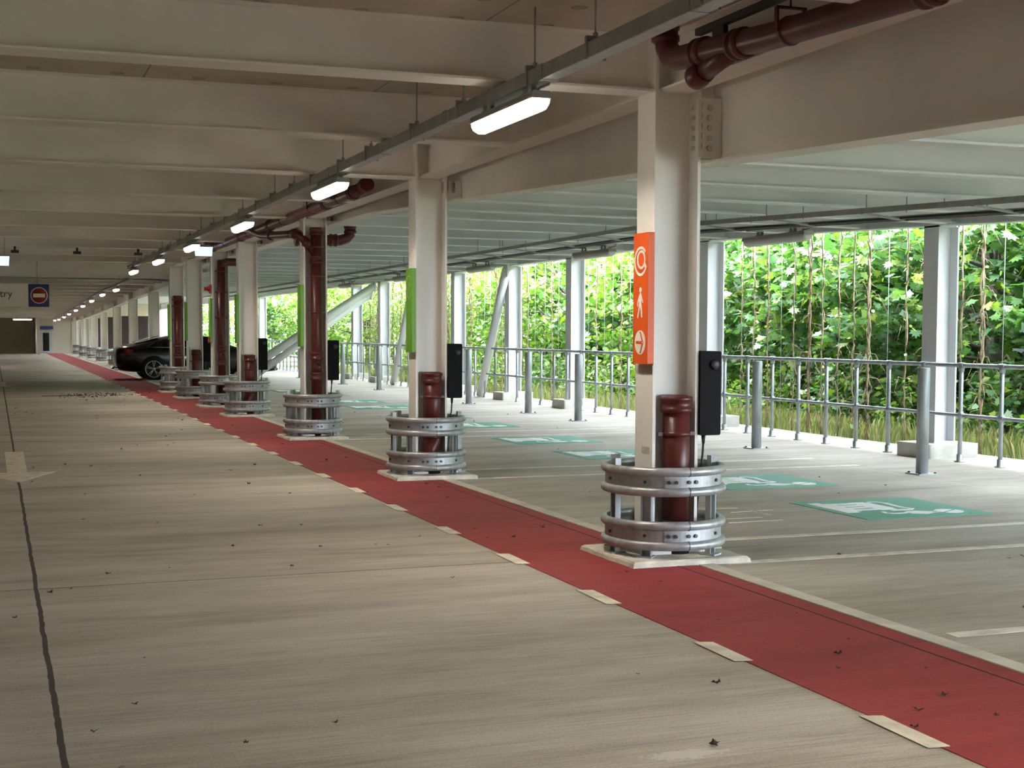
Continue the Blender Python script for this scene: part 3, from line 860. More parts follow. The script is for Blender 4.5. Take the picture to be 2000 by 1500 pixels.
# fire alarm points and their conduit on the fifth column
fa = empty('fire_alarm_sounder', (CX - .19, COLY[4] - .05, 2.33))
MB().lathe([(.06, 0), (.06, -.03), (.045, -.06), (.03, -.10), (.05, -.12)], (0, 0, 0), 16, 'x').build('horn', 'alarm', fa)
MB().box(-.02, -.05, -.09, .01, .05, .09).build('base', 'alarm', fa)
tag(fa, 'small red fire alarm sounder high on the fifth walkway column', 'alarm')
fb = empty('fire_call_point', (CX - .19, COLY[4] - .05, 1.33))
MB().rbox(-.05, -.055, -.06, .01, .055, .06, .008, 'x').build('case', 'alarm', fb)
tag(fb, 'small red fire call point at chest height on the fifth walkway column', 'alarm')
tag(MB().tube([(0, 0, 1.4), (0, 0, 3.0)], .009, 8).build('alarm_conduit', 'galvdull', None, (CX - .19, COLY[4] - .05, 0)), 'thin grey conduit joining the red fire alarm devices', 'conduit')

# ------------------------------------------------------------------ driveway trunking and lamps
TX = 3.05
tr = empty('lighting_trunking', (TX, 0, 0))
MB().rbox(-.05, 1.0, 2.957, .05, 33.9, 3.043, .006, 'y').build('trunking', 'tray', tr)
for k in range(18): MB().box(-.053, 2.1 + 1.8 * k, 2.954, .053, 2.18 + 1.8 * k, 3.046).build('joint_strap', 'tray', tr)
for y in [3.0, 4.4, 5.6, 6.86, 7.74, 9.06, 10.18, 11.53, 12.54, 13.73, 14.74, 15.83, 16.8, 18.0, 19.2, 20.5, 21.8, 23.1, 24.4, 25.8, 27.1, 28.4, 29.8, 31.1, 32.5]:
    h = MB().tube([(0, y, 3.07), (0, y, CEIL)], .006, 6)
    h.box(-.058, y - .012, 2.95, -.05, y + .012, 3.06).box(.05, y - .012, 2.95, .058, y + .012, 3.06).box(-.058, y - .012, 3.05, .058, y + .012, 3.075)
    h.lathe([(.016, 0), (.016, .02)], (0, y, 3.075), 6, 'z', False)
    h.build('hanger_rod', 'tray', tr)
tag(tr, 'grey lighting trunking hung on rods above the red walkway', 'trunking')
def luminaire(lit='lit', Ln=1.12):
    root = empty('batten_luminaire')
    b = MB().rbox(-.06, -Ln / 2, -.005, .06, Ln / 2, .03, .012, 'y')
    b.rbox(-.066, -Ln / 2 - .01, -.015, .066, Ln / 2 + .01, .004, .008, 'y')
    b.build('base', 'lampbody', root)
    # diffuser: rounded trough with sloping ends
    prof = [(-.062, 0), (-.060, -.03), (-.048, -.058), (-.022, -.072), (.022, -.072), (.048, -.058), (.060, -.03), (.062, 0)]
    path = [(-Ln / 2, .35), (-Ln / 2 + .015, .8), (-Ln / 2 + .05, 1), (Ln / 2 - .05, 1), (Ln / 2 - .015, .8), (Ln / 2, .35)]
    vv = []
    for y, q in path: vv += [(a * (.75 + .25 * q), y, z * q - .012) for a, z in prof]
    k = len(prof); fs = []
    for i in range(len(path) - 1):
        for j in range(k - 1): fs.append((i * k + j, i * k + j + 1, (i + 1) * k + j + 1, (i + 1) * k + j))
        fs.append((i * k + k - 1, i * k, (i + 1) * k, (i + 1) * k + k - 1))
    fs += [tuple(range(k))[::-1], tuple(range((len(path) - 1) * k, len(path) * k))]
    MB().add(vv, fs, True).build('diffuser', lit, root)
    if lit != 'unlit':
        ld = bpy.data.lights.new('tube_light', 'AREA'); ld.shape = 'RECTANGLE'; ld.size = .09; ld.size_y = Ln - .1
        ld.spread = math.radians(150); ld.energy = LAMP_W * (1.0 if lit == 'lit' else .8); ld.color = (1.0, .905, .75) if lit == 'lit' else (1, .95, .86)
        lo = bpy.data.objects.new('tube_light', ld); C.objects.link(lo); lo.parent = root; lo.location = (0, 0, -.09)
    for y in (-.36, .36):
        MB().box(-.03, y - .03, .028, -.022, y + .03, .085).box(.022, y - .03, .028, .03, y + .03, .085).box(-.04, y - .03, .03, .04, y + .03, .04).build('bracket', 'lampbody', root)
    MB().tube([(0, -Ln / 2 + .12, .03), (0, -Ln / 2 + .02, .05), (.03, -Ln / 2 - .04, .06), (.03, -Ln / 2 - .06, .09)], .008, 8).lathe([(.02, 0), (.02, .03)], (0, -Ln / 2 + .1, .028), 8).build('cable_gland', 'lampbody', root)
    return root
lum = luminaire()
for i, y in enumerate((8.19, 13.1, 18.05, 22.95, 27.8, 32.9)):
    o = lum if i == 0 else dup(lum)
    o.location = (TX, y, 2.885)
    tag(o, 'lit batten lamp under the trunking over the walkway, %s from the camera' % nth(i + 1), 'lamp', 'lit walkway lamps')
for i, y in enumerate((3.28, -1.6)):
    o = dup(lum); o.location = (TX, y, 2.885)
    tag(o, 'lit batten lamp of the walkway row %s' % ('just above the top edge of the view' if i == 0 else 'behind the viewer'), 'lamp', 'lit walkway lamps')
lumf = luminaire('litfar', 1.12)
far = [(38.4, 2.62), (43.4, 2.61), (48.3, 2.525), (53.2, 2.43), (57.9, 2.34), (63.2, 2.25), (67.9, 2.165), (73.4, 2.09), (78.4, 2.08)]
far = [(y * FK, 1.5 + (z - 1.5) * FK) for y, z in far]
LX = 3.1 * FK
for i, (y, z) in enumerate(far):
    o = lumf if i == 0 else dup(lumf)
    o.location = (LX, y, z)
    tag(o, 'small lit lamp over the far walkway, %s past the soffit step' % nth(i + 1), 'lamp', 'far lit lamps')
tag(MB().sweep([(-.04, -.03), (.04, -.03), (.04, .03), (-.04, .03)], [(LX, y, z + .12) for y, z in [(36.5, 2.9)] + far]).build('lighting_trunking', 'tray'), 'far grey trunking carrying the small lamps past the soffit step', 'trunking')
for i, (x, y) in enumerate([(-4.2, -3.0), (-4.2, 3.0), (-4.2, 9.0), (-4.2, 15.0), (-4.2, 21.0), (-4.2, 27.0), (-4.2, 33.0), (-10.2, 3.0), (-10.2, 13.0), (-10.2, 23.0)]):
    o = dup(lum); o.location = (x, y, 2.95)
    tag(o, 'lit batten lamp over the far lane left of the frame, %s one' % nth(i + 1), 'lamp', 'far lane lamps')
o = dup(lumf); o.location = (1.7, 92.0, FZ(92.0) - .084); o.rotation_euler = (0, 0, pi / 2)
tag(o, 'lit batten lamp turned across the driveway before the olive end wall', 'lamp')
for i, (x, y) in enumerate(((-1.5, 60.0), (-1.0, 80.0))):
    o = dup(lumf); o.location = (x, y, FZ(y) - .12)
    tag(o, 'tiny lit lamp at the left edge, %s one' % ('nearer' if i == 0 else 'further'), 'lamp', 'left edge lamps')
# lit panel boxes
def exitbox(w_, label, loc):
    root = empty('lit_exit_box', loc)
    MB().prism([(-w_ / 2, 0, 0), (w_ / 2, 0, 0), (w_ / 2 - .015, 0, -.165), (-w_ / 2 + .02, 0, -.165)], (0, .05, 0)).build('lit_panel', 'exit', root)
    MB().box(-w_ / 2, -.01, 0, w_ / 2, .06, .035).build('housing', 'lampbody', root)
    for k in (-.3, .3): MB().tube([(w_ * k, .02, .03), (w_ * k, .02, CEIL - loc[2])], .006, 6).build('suspension_rod', 'tray', root)
    return tag(root, label, 'lit sign')
exitbox(.33, 'pale blue lit box hanging beside the fourth walkway lamp', (3.62, 25.6, 3.03))
exitbox(.40, 'pale blue lit box hanging at the left edge of the view', (.08, 26.0, 2.81))
# detectors on the beams
for i, x in enumerate((.39, 1.50, 2.62)):
    root = empty('soffit_detector', (x, 27.28, 2.94))
    MB().box(-.07, -.06, 0, .07, .06, .05).build('case', 'plug', root)
    MB().box(-.02, -.03, .05, .02, .03, .12).build('stem', 'plug', root)
    tag(root, 'small dark box fixed under a driveway beam, %s from the left' % nth(i + 1), 'detector', 'soffit boxes')

# ------------------------------------------------------------------ no entry sign over the driveway
def text_mesh(body, size, ext):
    cu = bpy.data.curves.new('text', 'FONT'); cu.body = body; cu.size = size; cu.extrude = ext
    o = bpy.data.objects.new('text', cu); C.objects.link(o)
    bpy.context.view_layer.update()
    me = bpy.data.meshes.new_from_object(o.evaluated_get(bpy.context.evaluated_depsgraph_get()))
    bpy.data.objects.remove(o)
    return me
SY = 33.6
ne = empty('no_entry_sign', (.757, SY, 2.05))
MB().box(-2.6, 0, 0, 0, .03, .515).build('board', 'board', ne)
sq = MB().box(0, -.004, -.005, .455, .03, .518).build('blue_panel', 'blue', ne)
MB().lathe([(.190, 0), (.190, -.004)], (.235, -.004, .258), 40, 'y').build('disc_rim', 'signwhite', sq)
MB().lathe([(.170, 0), (.170, -.004)], (.235, -.008, .258), 40, 'y').build('red_disc', 'signred', sq)
MB().box(.105, -.016, .215, .365, -.010, .30).build('white_bar', 'signwhite', sq)
me = text_mesh('No entry', .235, .002); me.materials.append(M['ink'])
t = bpy.data.objects.new('lettering', me); C.objects.link(t); t.parent = ne
t.rotation_euler = (pi / 2, 0, 0)
wx = max(v.co.x for v in me.vertices)
t.location = (-.345 - wx, -.004, .215)
for k in (-1.2, .2): MB().tube([(k, .015, .51), (k, .015, 1.37)], .008, 6).build('suspension_rod', 'tray', ne)
tag(ne, 'overhead sign board with a red no entry disc on a navy square', 'sign')

# ------------------------------------------------------------------ cable tray and lamps over the bays
def TZ(y): return 2.885 if y >= 16.5 else 2.885 - (16.5 - y) * .0365
ct = empty('cable_tray', (0, 0, 0))
ty = [6.0, 9, 12, 14.5, 16.5, 20, 26, 34, 44, 56]
for nm, x, dz in (('side_rail', 7.90, 0), ('side_rail', 8.40, -.055)):
    MB().sweep([(-.012, -.015), (.012, -.015), (.012, .038), (-.012, .038)], [(x, y, TZ(y) - .04 + dz) for y in ty]).build(nm, 'tray', ct)
y = 6.6
while y < 40:
    MB().prism([(7.89, y, TZ(y) - .06), (8.41, y, TZ(y) - .115), (8.41, y, TZ(y) - .095), (7.89, y, TZ(y) - .04)], (0, .035, 0)).build('rung', 'tray', ct)
    y += 1.6
for q in range(2): MB().tube([(8.32 + q * .035, y, TZ(y) - .085) for y in ty], .013, 6).build('cable', 'plug', ct)
for y in (7.2, 8.5, 10.2, 11.36, 13.19, 14.3, 15.4, 17.38, 19.41, 21.6, 22.71, 25, 27.3, 30, 33, 36):
    for x in (7.9, 8.36):
        h = MB().tube([(x, y, TZ(y) - .03), (x, y, GZ(y) + .34)], .006, 6).build('hanger_rod', 'tray', ct)
tag(ct, 'dark grey ladder cable tray hung on rods over the parking bays', 'cable tray')
lumu = luminaire('unlit', 1.35)
for i, y in enumerate((14.05, 19.25, 24.4, 29.6, 34.8)):
    o = lumu if i == 0 else dup(lumu)
    o.location = (8.55, y, TZ(y) - .19)
    tag(o, 'unlit batten lamp slung beside the bay cable tray, %s from the right' % nth(i + 1), 'lamp', 'unlit bay lamps')
    for yy_ in (-.36, .36): MB().box(-.17, yy_ - .03, .08, .02, yy_ + .03, .10).build('support_arm', 'tray', o)

# ------------------------------------------------------------------ open edge: columns, blocks, braces, railing, bollards
for i, y in enumerate(PERY):
    root = empty('edge_column', (PX, y, 0))
    hcol(PZ(y) + .36, .30, .28, .02, .012).build('shaft', 'white', root)
    MB().box(-.17, -.16, .17, .17, .16, .19).build('base_plate', 'white', root)
    MB().box(-.15, -.14, PZ(y) - .02, .15, .14, PZ(y) - .001).build('cap_plate', 'white', root)
    tag(root, 'white steel column on the open edge, %s from the right' % nth(i + 1), 'column', 'edge columns')
    b = MB().rbox(-.36, -.32, 0, .36, .32, .17, .03, 'z')
    tag(b.build('column_footing', 'block', None, (PX, y, 0)), 'pale concrete block footing of the %s edge column from the right' % nth(i + 1), 'footing', 'edge footings')
def brace(p0, p1, r, label):
    o = Vector(p0)
    root = empty('diagonal_brace', p0)
    MB().tube([(0, 0, 0), Vector(p1) - o], r, 20).build('tube', 'white', root)
    MB().box(-.02, -.12, -.16, .02, .12, .10).build('end_plate', 'white', root)
    return tag(root, label, 'brace')
brace((PX - .26, 28.40, 2.86), (PX - .26, 30.1, .04), .095, 'white diagonal tube leaning from the fourth edge column to the floor')
brace((PX - .26, 35.5, 2.86), (PX - .26, 37.5, .04), .095, 'white diagonal tube seen left of the second walkway column')
brace((10.45, 39.2, 2.82), (6.25, 39.2, .10), .115, 'long white diagonal tube crossing behind the third walkway column, upper one')
brace((10.45, 39.6, 2.60), (6.75, 39.6, .05), .105, 'long white diagonal tube crossing behind the third walkway column, lower one')
RX = 10.55
rl = empty('tube_railing', (RX, 0, 0))
MB().tube([(0, 9.0, 1.125), (0, 60, 1.125)], .025, 12).build('top_rail', 'galvdull', rl)
MB().tube([(0, 9.0, .545), (0, 60, .545)], .021, 12).build('mid_rail', 'galvdull', rl)
b = MB().tube([(0, 0, .02), (0, 0, 1.12)], .025, 12)
b.lathe([(.06, 0), (.06, .012), (.036, .014), (.036, .09)], (0, 0, 0), 16)
b.lathe([(.033, 0), (.033, .07)], (0, 0, 1.055), 12)
b.lathe([(.033, 0), (.033, .08)], (0, 0, .505), 12)
b.tube([(0, -.05, .545), (0, .05, .545)], .03, 12).tube([(0, -.05, 1.125), (0, .05, 1.125)], .033, 12)
post0 = b.build('post', 'galvdull', rl)
y = 12.555 - .69 * 5; k = 0
while y < 59.8:
    o = post0 if k == 0 else post0.copy()
    if k: C.objects.link(o)
    o.location = (0, y, 0); y += .69; k += 1
tag(rl, 'galvanised two-rail tube railing along the open edge', 'railing')
bo = empty('bollard')
MB().lathe([(.064, .012), (.064, 1.125), (.060, 1.13)], (0, 0, 0), 24).build('tube', 'galvdull', bo)
MB().box(-.12, -.12, 0, .12, .12, .012).build('base_plate', 'galvdull', bo)
b = MB()
for sx, sy in ((1, 1), (1, -1), (-1, 1), (-1, -1)): hexbolt(b, (sx * .095, sy * .095, .012), 'z', .014, .015)
b.build('anchor_bolts', 'darkbolt', bo)
for i, y in enumerate((12.23, 15.63, 17.9, 21.44, 23.76, 27.17, 29.3, 34.3, 38.2, 44.0)):
    o = bo if i == 0 else dup(bo)
    o.location = (9.26, y, 0)
    tag(o, 'galvanised steel bollard at the head of a bay, %s from the right' % nth(i + 1), 'bollard', 'bay bollards')

# ------------------------------------------------------------------ the parked car
def car():
    root = empty('parked_car')
    st = [(0.00, .46, .70, .84, .66, .58), (0.05, .34, .92, 1.00, .80, .64), (0.22, .26, .97, 1.045, .87, .66), (0.55, .23, .98, 1.10, .905, .62), (1.05, .21, .98, 1.22, .915, .58), (1.6, .20, .98, 1.355, .92, .57),
          (2.15, .20, .97, 1.40, .92, .58), (2.7, .20, .96, 1.375, .92, .58), (3.15, .20, .95, 1.25, .92, .60), (3.6, .20, .94, 1.02, .92, .70), (4.1, .21, .86, .95, .915, .74), (4.6, .23, .74, .84, .88, .70), (4.9, .26, .60, .70, .78, .60), (5.0, .34, .52, .58, .62, .50)]
    vv = []; K = 16
    for x, zl, zb, zt, hw, hr in st:
        half = [(0, zl), (hw * .8, zl), (hw * .97, zl + .10), (hw, zl + (zb - zl) * .45), (hw * .995, zl + (zb - zl) * .8), (hw * .965, zb), (hr + (hw * .965 - hr) * .12, zb + (zt - zb) * .80), (hr * .82, zt - .01), (0, zt + .012)]
        ringp = half + [(-a, b) for a, b in half[-2:0:-1]]
        vv += [(x, a, b) for a, b in ringp]
    k = len(vv) // len(st)
    fs = []
    for i in range(len(st) - 1):
        for j in range(k):
            fs.append((i * k + j, i * k + (j + 1) % k, (i + 1) * k + (j + 1) % k, (i + 1) * k + j))
    fs += [tuple(range(k))[::-1], tuple(range((len(st) - 1) * k, len(st) * k))]
    body = MB().add(vv, fs, True).build('body', 'car', root)
    ss = body.modifiers.new('smooth', 'SUBSURF'); ss.levels = 2; ss.render_levels = 2
    def zt_at(x, col):
        for a, b in zip(st, st[1:]):
            if a[0] <= x <= b[0]:
                t = (x - a[0]) / (b[0] - a[0]); return a[col] + (b[col] - a[col]) * t
    for sg in (-1, 1):
        # side glass on the tumblehome, with chrome surround
        top = [(x, zt_at(x, 3) - .075) for x in (1.25, 1.6, 2.0, 2.4, 2.8, 3.1)]
        bot = [(x, .995) for x in (3.45, 2.8, 2.0, 1.2, .92)]
        pts = top + bot
        def onside(x, z):
            zb, zt, hw, hr = (zt_at(x, c_) for c_ in (2, 3, 4, 5))
            t = min(1, max(0, (z - zb) / max(.01, (zt - zb) * .80)))
            return (x, sg * (hw * .965 + (hr + (hw * .965 - hr) * .12 - hw * .965) * t + .012), z)
        p3 = [onside(x, z) for x, z in pts]
        MB().prism(p3, (0, -sg * .02, 0)).build('side_window', 'glass', root)
        MB().tube([(q[0], q[1] + sg * .002, q[2]) for q in p3 + p3[:1]], .014, 6).build('window_trim', 'chrome', root)
        MB().prism([(.10, sg * .775, .70), (.06, sg * .70, .80), (.10, sg * .70, .93), (.30, sg * .86, .955), (.55, sg * .895, .93), (.36, sg * .885, .80)], (0, sg * .028, 0)).build('tail_lamp', 'tail', root)
        m_ = MB().rbox(3.20, min(sg * .93, sg * 1.07), .97, 3.34, max(sg * .93, sg * 1.07), 1.08, .03, 'y')
        m_.build('door_mirror', 'car', root)
        MB().prism([(4.62, sg * .80, .62), (4.80, sg * .70, .60), (4.80, sg * .70, .68), (4.50, sg * .84, .74)], (.02, sg * .03, .02)).build('headlamp', 'chrome', root)
        for x in (1.12, 4.0):
            wl = empty('wheel', (x, sg * .80, .335)); wl.parent = root
            MB().lathe([(.20, -.11), (.30, -.12), (.33, -.09), (.335, 0), (.33, .09), (.30, .12), (.245, .125), (.24, .10), (.20, .09)], (0, sg * .02, 0), 40, 'y').build('tyre', 'tyre', wl)
            MB().lathe([(.245, .0), (.258, .0), (.258, .02 * sg), (.235, .02 * sg)], (0, sg * .135, 0), 40, 'y', True, True).build('rim', 'alloy', wl)
            b = MB()
            for q in range(5):
                for dq in (-.14, .14):
                    t = q * 2 * pi / 5 + .3 + dq
                    t2 = q * 2 * pi / 5 + .3 + dq * .7
                    b.tube([(.04 * math.cos(t2), sg * .13, .04 * math.sin(t2)), (.245 * math.cos(t), sg * .145, .245 * math.sin(t))], .014, 6)
            b.lathe([(.05, 0), (.05, .02 * sg)], (0, sg * .125, 0), 20, 'y')
            b.build('spokes', 'alloy', wl)
            MB().lathe([(.385, 0), (.385, .012 * sg)], (0, sg * .905, 0), 36, 'y').build('arch', 'tyre', root, (x, 0, .36))
    # rear screen, boot badge strip, exhausts, number plate recess
    MB().prism([(.62, -.50, 1.145), (.62, .50, 1.145), (1.32, .46, 1.335), (1.32, -.46, 1.335)], (-.006, 0, .018)).build('rear_screen', 'glass', root)
    MB().prism([(3.02, -.52, 1.335), (3.02, .52, 1.335), (3.52, .62, 1.10), (3.52, -.62, 1.10)], (.008, 0, .016)).build('windscreen', 'glass', root)
    MB().box(-.012, -.45, .86, .03, .45, .875).build('boot_trim', 'chrome', root)
    for sg in (-1, 1): MB().rbox(-.02, sg * .6 - .07, .30, .08, sg * .6 + .07, .37, .02, 'x').build('exhaust_tip', 'chrome', root)
    MB().prism([(1.72, -.015, 1.375), (1.95, -.015, 1.395), (1.90, -.015, 1.445), (1.84, -.015, 1.445)], (0, .03, 0)).build('roof_aerial', 'car', root)
    MB().prism([(4.2, -.75, .18), (4.98, -.6, .26), (5.03, -.5, .30), (5.03, .5, .30), (4.98, .6, .26), (4.2, .75, .18)], (0, 0, .03)).build('front_splitter', 'plug', root)
    return root
c_ = car(); c_.location = (3.46, 44.22, 0)
tag(c_, 'black fastback car parked nose-in behind the walkway columns', 'car')

# ------------------------------------------------------------------ trees, shrubs, grass, climbers
def leafshape():
    half = [(0, 1.0), (.16, .60), (.40, .78), (.36, .42), (.74, .40), (.50, .12), (.62, -.16), (.22, -.14)]
    return half + [(0, -.10)] + [(-a, b) for a, b in half[:0:-1]]
LS = leafshape()
OV = [(0, 1), (.34, .6), (.40, .2), (.22, -.15), (0, -.25), (-.22, -.15), (-.40, .2), (-.34, .6)]
def leaf(mb, p, size, droop=.5, shape=LS):
    az = random.uniform(0, 2 * pi); tilt = random.gauss(droop, .38); roll = random.gauss(0, .45)
    ca, sa = math.cos(az), math.sin(az)
    fw = Vector((ca * math.cos(tilt), sa * math.cos(tilt), -math.sin(tilt)))
    sd = Vector((-sa, ca, 0))
    up = sd.cross(fw)
    sd = sd * math.cos(roll) + up * math.sin(roll)
    s_ = size * random.uniform(.7, 1.25)
    b = len(mb.v)
    px, py_, pz_ = p
    mb.v += [(px + (sd.x * a + fw.x * c) * s_, py_ + (sd.y * a + fw.y * c) * s_, pz_ + (sd.z * a + fw.z * c) * s_) for a, c in shape]
    mb.f.append(tuple(range(b, b + len(shape)))); mb.s.append(False)
def crown_tree(seed, rx, h0, h1, nclust, per, size, leafm, shape=LS, trunkr=.13):
    random.seed(seed)
    root = empty('maple_tree')
    zc, rz = (h0 + h1) / 2, (h1 - h0) / 2
    tips = []
    mb = MB()
    for _ in range(nclust):
        while True:
            d = Vector((random.gauss(0, 1), random.gauss(0, 1), random.gauss(0, .9)))
            if d.length > .1: break
        d.normalize()
        q = random.uniform(.45, 1.0) ** .6
        c = Vector((d.x * rx * q, d.y * rx * q, zc + d.z * rz * q))
        if c.z < .25: c.z = .25 + random.random() * .3
        tips.append(c)
        cr = random.uniform(.32, .62)
        for _ in range(per):
            a = random.uniform(0, 2 * pi); rr = cr * math.sqrt(random.random())
            leaf(mb, (c.x + rr * math.cos(a), c.y + rr * math.sin(a), c.z + random.gauss(0, .10) - rr * .35), size, .45, shape)
    mb.build('foliage', leafm, root)
    t = MB()
    top = Vector((random.uniform(-.3, .3), random.uniform(-.3, .3), h1 * .8))
    trunk = [Vector((0, 0, -.1)), Vector((.05, .04, h1 * .25)), Vector((top.x * .6, top.y * .6, h1 * .55)), top]
    t.tube(trunk, trunkr, 10, [trunkr * 1.25, trunkr, trunkr * .7, trunkr * .3])
    for c in random.sample(tips, min(26, len(tips))):
        z0 = random.uniform(.25, .8) * h1 * .7
        k = z0 / (h1 * .8)
        a = Vector((top.x * k, top.y * k, z0))
        m_ = a.lerp(c, .5) + Vector((0, 0, .25))
        t.tube([a, m_, c], trunkr * .22, 6, [trunkr * .34, trunkr * .2, trunkr * .06])
    t.build('trunk', 'bark', root)
    return root
P1 = crown_tree(1, 2.6, .4, 4.9, 215, 36, .145, 'leaf')
P2 = crown_tree(2, 2.4, .6, 4.7, 190, 36, .15, 'leaf', LS, .10)
P3 = crown_tree(3, 2.7, .3, 4.8, 190, 44, .135, 'leafb', OV, .12)
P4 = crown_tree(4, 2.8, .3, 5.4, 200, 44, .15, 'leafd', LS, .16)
SPOTS = [(P1, 14.6, 11.6, 0), (P2, 15.2, 14.6, 1), (P1, 14.7, 17.6, 2), (P2, 15.0, 20.8, 3.1), (P1, 15.2, 24.2, 4), (P3, 15.0, 28.0, .7), (P1, 15.6, 31.4, 5), (P3, 15.0, 35.0, 2.2), (P3, 15.6, 39.0, 3.4),
         (P3, 14.8, 43.5, 4.6), (P1, 16.2, 48, 1.3), (P3, 16, 54, 2.6), (P4, 18.6, 16.0, .4), (P4, 19.0, 21.5, 1.6), (P4, 19.4, 27, 2.8), (P4, 19.6, 33, 3.7), (P4, 19.5, 40, 5.1), (P3, 20.5, 47.5, 5.5), (P1, 18.4, 11.2, 4.4), (P4, 20.5, 62, .9), (P3, 17.0, 64, 1.9), (P4, 22.4, 24, 5.7), (P3, 23.0, 31, .2), (P4, 22.2, 18.2, 2.1), (P2, 14.9, 8.2, 2.5), (P1, 14.6, 5.0, 1.1),  (P3, 13.6, 52, .9), (P3, 14.2, 60, 3.9), (P1, 14.6, 69, 5.2), (P3, 15.5, 80, .5), (P3, 14.5, 91, 2.4), (P4, 22, 75, 1.4)]  # the two trees nearest the viewer are unseen, added to cut daylight
used = set()
for i, (p, x, y, rz) in enumerate(SPOTS):
    if p.name in used: o = dup(p)
    else: o = p; used.add(p.name)
    o.location = (x, y, -.05); o.rotation_euler = (0, 0, rz)
    s_ = random.uniform(.94, 1.1); o.scale = (s_, s_, s_)
    row = 'front' if x < 17 else 'rear'
    kind_ = 'bright light green' if p is P3 else ('dark green' if p is P4 else 'mid green')
    tag(o, '%s tree beyond the railing, %s of the %s tree row from the right' % (kind_, nth(sum(1 for q in SPOTS[:i] if (q[1] < 17) == (x < 17)) + 1), row), 'tree', 'trees beyond the railing')
def shrub(seed, m, r, h, n, size, shape):
    random.seed(seed)
    root = empty('leafy_shrub')
    mb = MB()
    for _ in range(n):
        a = random.uniform(0, 2 * pi); q = r * math.sqrt(random.random()); z = h * random.random() * math.sqrt(max(0, 1 - (q / r) ** 2)) + .05
        leaf(mb, (q * math.cos(a), q * math.sin(a), z), size, .35, shape)
    mb.build('foliage', m, root)
    t = MB()
    for k in range(7):
        a = k * .9; t.tube([(0, 0, -.05), (.3 * r * math.cos(a), .3 * r * math.sin(a), h * .4), (.7 * r * math.cos(a), .7 * r * math.sin(a), h * .75)], .012, 5)
    t.build('stems', 'bark', root)
    return root
S1 = shrub(21, 'leafb', .75, 1.0, 700, .085, OV)
S2 = shrub(22, 'leaf', .8, 1.15, 650, .095, LS)
SH = [(S1, 13.0, 12.2), (S2, 13.3, 14.1), (S2, 13.4, 15.8), (S1, 13.2, 17.6), (S2, 13.3, 19.4), (S1, 13.0, 21.6), (S1, 12.8, 23.6), (S2, 13.2, 25.8), (S1, 12.7, 27.2), (S1, 12.9, 29.3), (S2, 13.0, 31.6), (S1, 12.8, 33.8), (S1, 12.9, 36.4), (S2, 13.2, 38.8), (S1, 13.0, 41.5), (S1, 13.4, 46)] + [(S2, 16.2, 11 + 3.1 * k) for k in range(10)] + [(S1, 17.0, 12.6 + 3.1 * k) for k in range(10)]
for i, (p, x, y) in enumerate(SH):
    o = p if p.name not in used else dup(p); used.add(p.name)
    o.location = (x, y, -.05); o.rotation_euler = (0, 0, i * 1.7); s_ = (.85 if x < 15 else 1.9) + .35 * ((i * 37) % 10) / 10; o.scale = (s_, s_, s_)
    tag(o, ('low leafy shrub on the verge behind the railing, %s from the right' % nth(i + 1)) if x < 15 else '%s shrub deep under the trees, %s from the right' % ('bright' if p is S1 else 'dark', nth(i % 10 + 1)), 'shrub', 'verge shrubs')
random.seed(5)
mb = MB()
for _ in range(11000):
    y = 9.5 + 42 * random.random() ** 1.3; x = 11.5 + abs(random.gauss(0, .75))
    h = random.uniform(.07, .30); a = random.uniform(0, 2 * pi); lean = random.uniform(.05, .5) * h; w_ = random.uniform(.004, .009)
    dx, dy = math.cos(a), math.sin(a)
    mb.add([(x - dy * w_, y + dx * w_, -.05), (x + dy * w_, y - dx * w_, -.05), (x + dx * lean * .4 + dy * w_ * .7, y + dy * lean * .4 - dx * w_ * .7, h * .6), (x + dx * lean, y + dy * lean, h), (x + dx * lean * .4 - dy * w_ * .7, y + dy * lean * .4 + dx * w_ * .7, h * .6)], [(0, 1, 2, 3, 4)])
tag(mb.build('verge_grass', 'grassm'), 'rough dry and green grass along the outer edge of the deck', 'grass', None, 'stuff')
# climber wires
def climber(kind, seed):
    random.seed(seed)
    root = empty('climber_wire')
    MB().tube([(0, 0, -.04), (0, 0, 3.3)], .0045, 5).build('wire', 'wire', root)
    if kind:
        for q in range(kind):
            ph, r_, am = random.uniform(0, 6), random.uniform(.008, .013) * (1 + .35 * (kind > 1)), random.uniform(.012, .03)
            pts = [(am * math.cos(ph + z * 5) + random.gauss(0, .008), am * math.sin(ph + z * 4.3) + random.gauss(0, .012), z) for z in [k * .11 for k in range(31)]]
            b = MB().tube(pts, r_, 6)
            for _ in range(26):
                x0, y0, z = random.choice(pts[1:-1]); a = random.uniform(0, 6.3); L_ = random.uniform(.06, .3)
                b.tube([(x0, y0, z), (x0 + math.cos(a) * L_ * .5, y0 + math.sin(a) * L_ * .5, z + random.uniform(-.05, .06)), (x0 + math.cos(a) * L_ * .8, y0 + math.sin(a) * L_, z - L_ * .7)], .0035, 4)
            b.build('vine_stem', 'vine', root)
        b = MB()
        for _ in range((22 if kind < 3 else 300)):
            leaf(b, (random.gauss(0, .07), random.gauss(0, .10), random.uniform(.1, 3.2)), .055, .7, OV)
        b.build('vine_leaves', 'leafb', root)
    return root
KP = [climber(0, 1), climber(1, 2), climber(1, 3), climber(2, 4), climber(3, 5)]
KINDTXT = ['bare steel climber wire', 'steel climber wire with one dry vine', 'steel climber wire with a thin twisting vine', 'steel climber wire with two brown vines', 'steel climber wire thick with leafy vines']
seq = [(13.45, 0), (13.82, 3), (14.2, 1), (14.62, 1), (14.95, 2), (15.32, 1), (15.71, 0), (16.14, 3), (16.5, 2), (16.86, 2), (17.28, 1), (17.61, 3), (18.03, 2), (18.39, 0), (18.77, 1), (19.19, 1), (19.58, 2), (20.2, 1)]
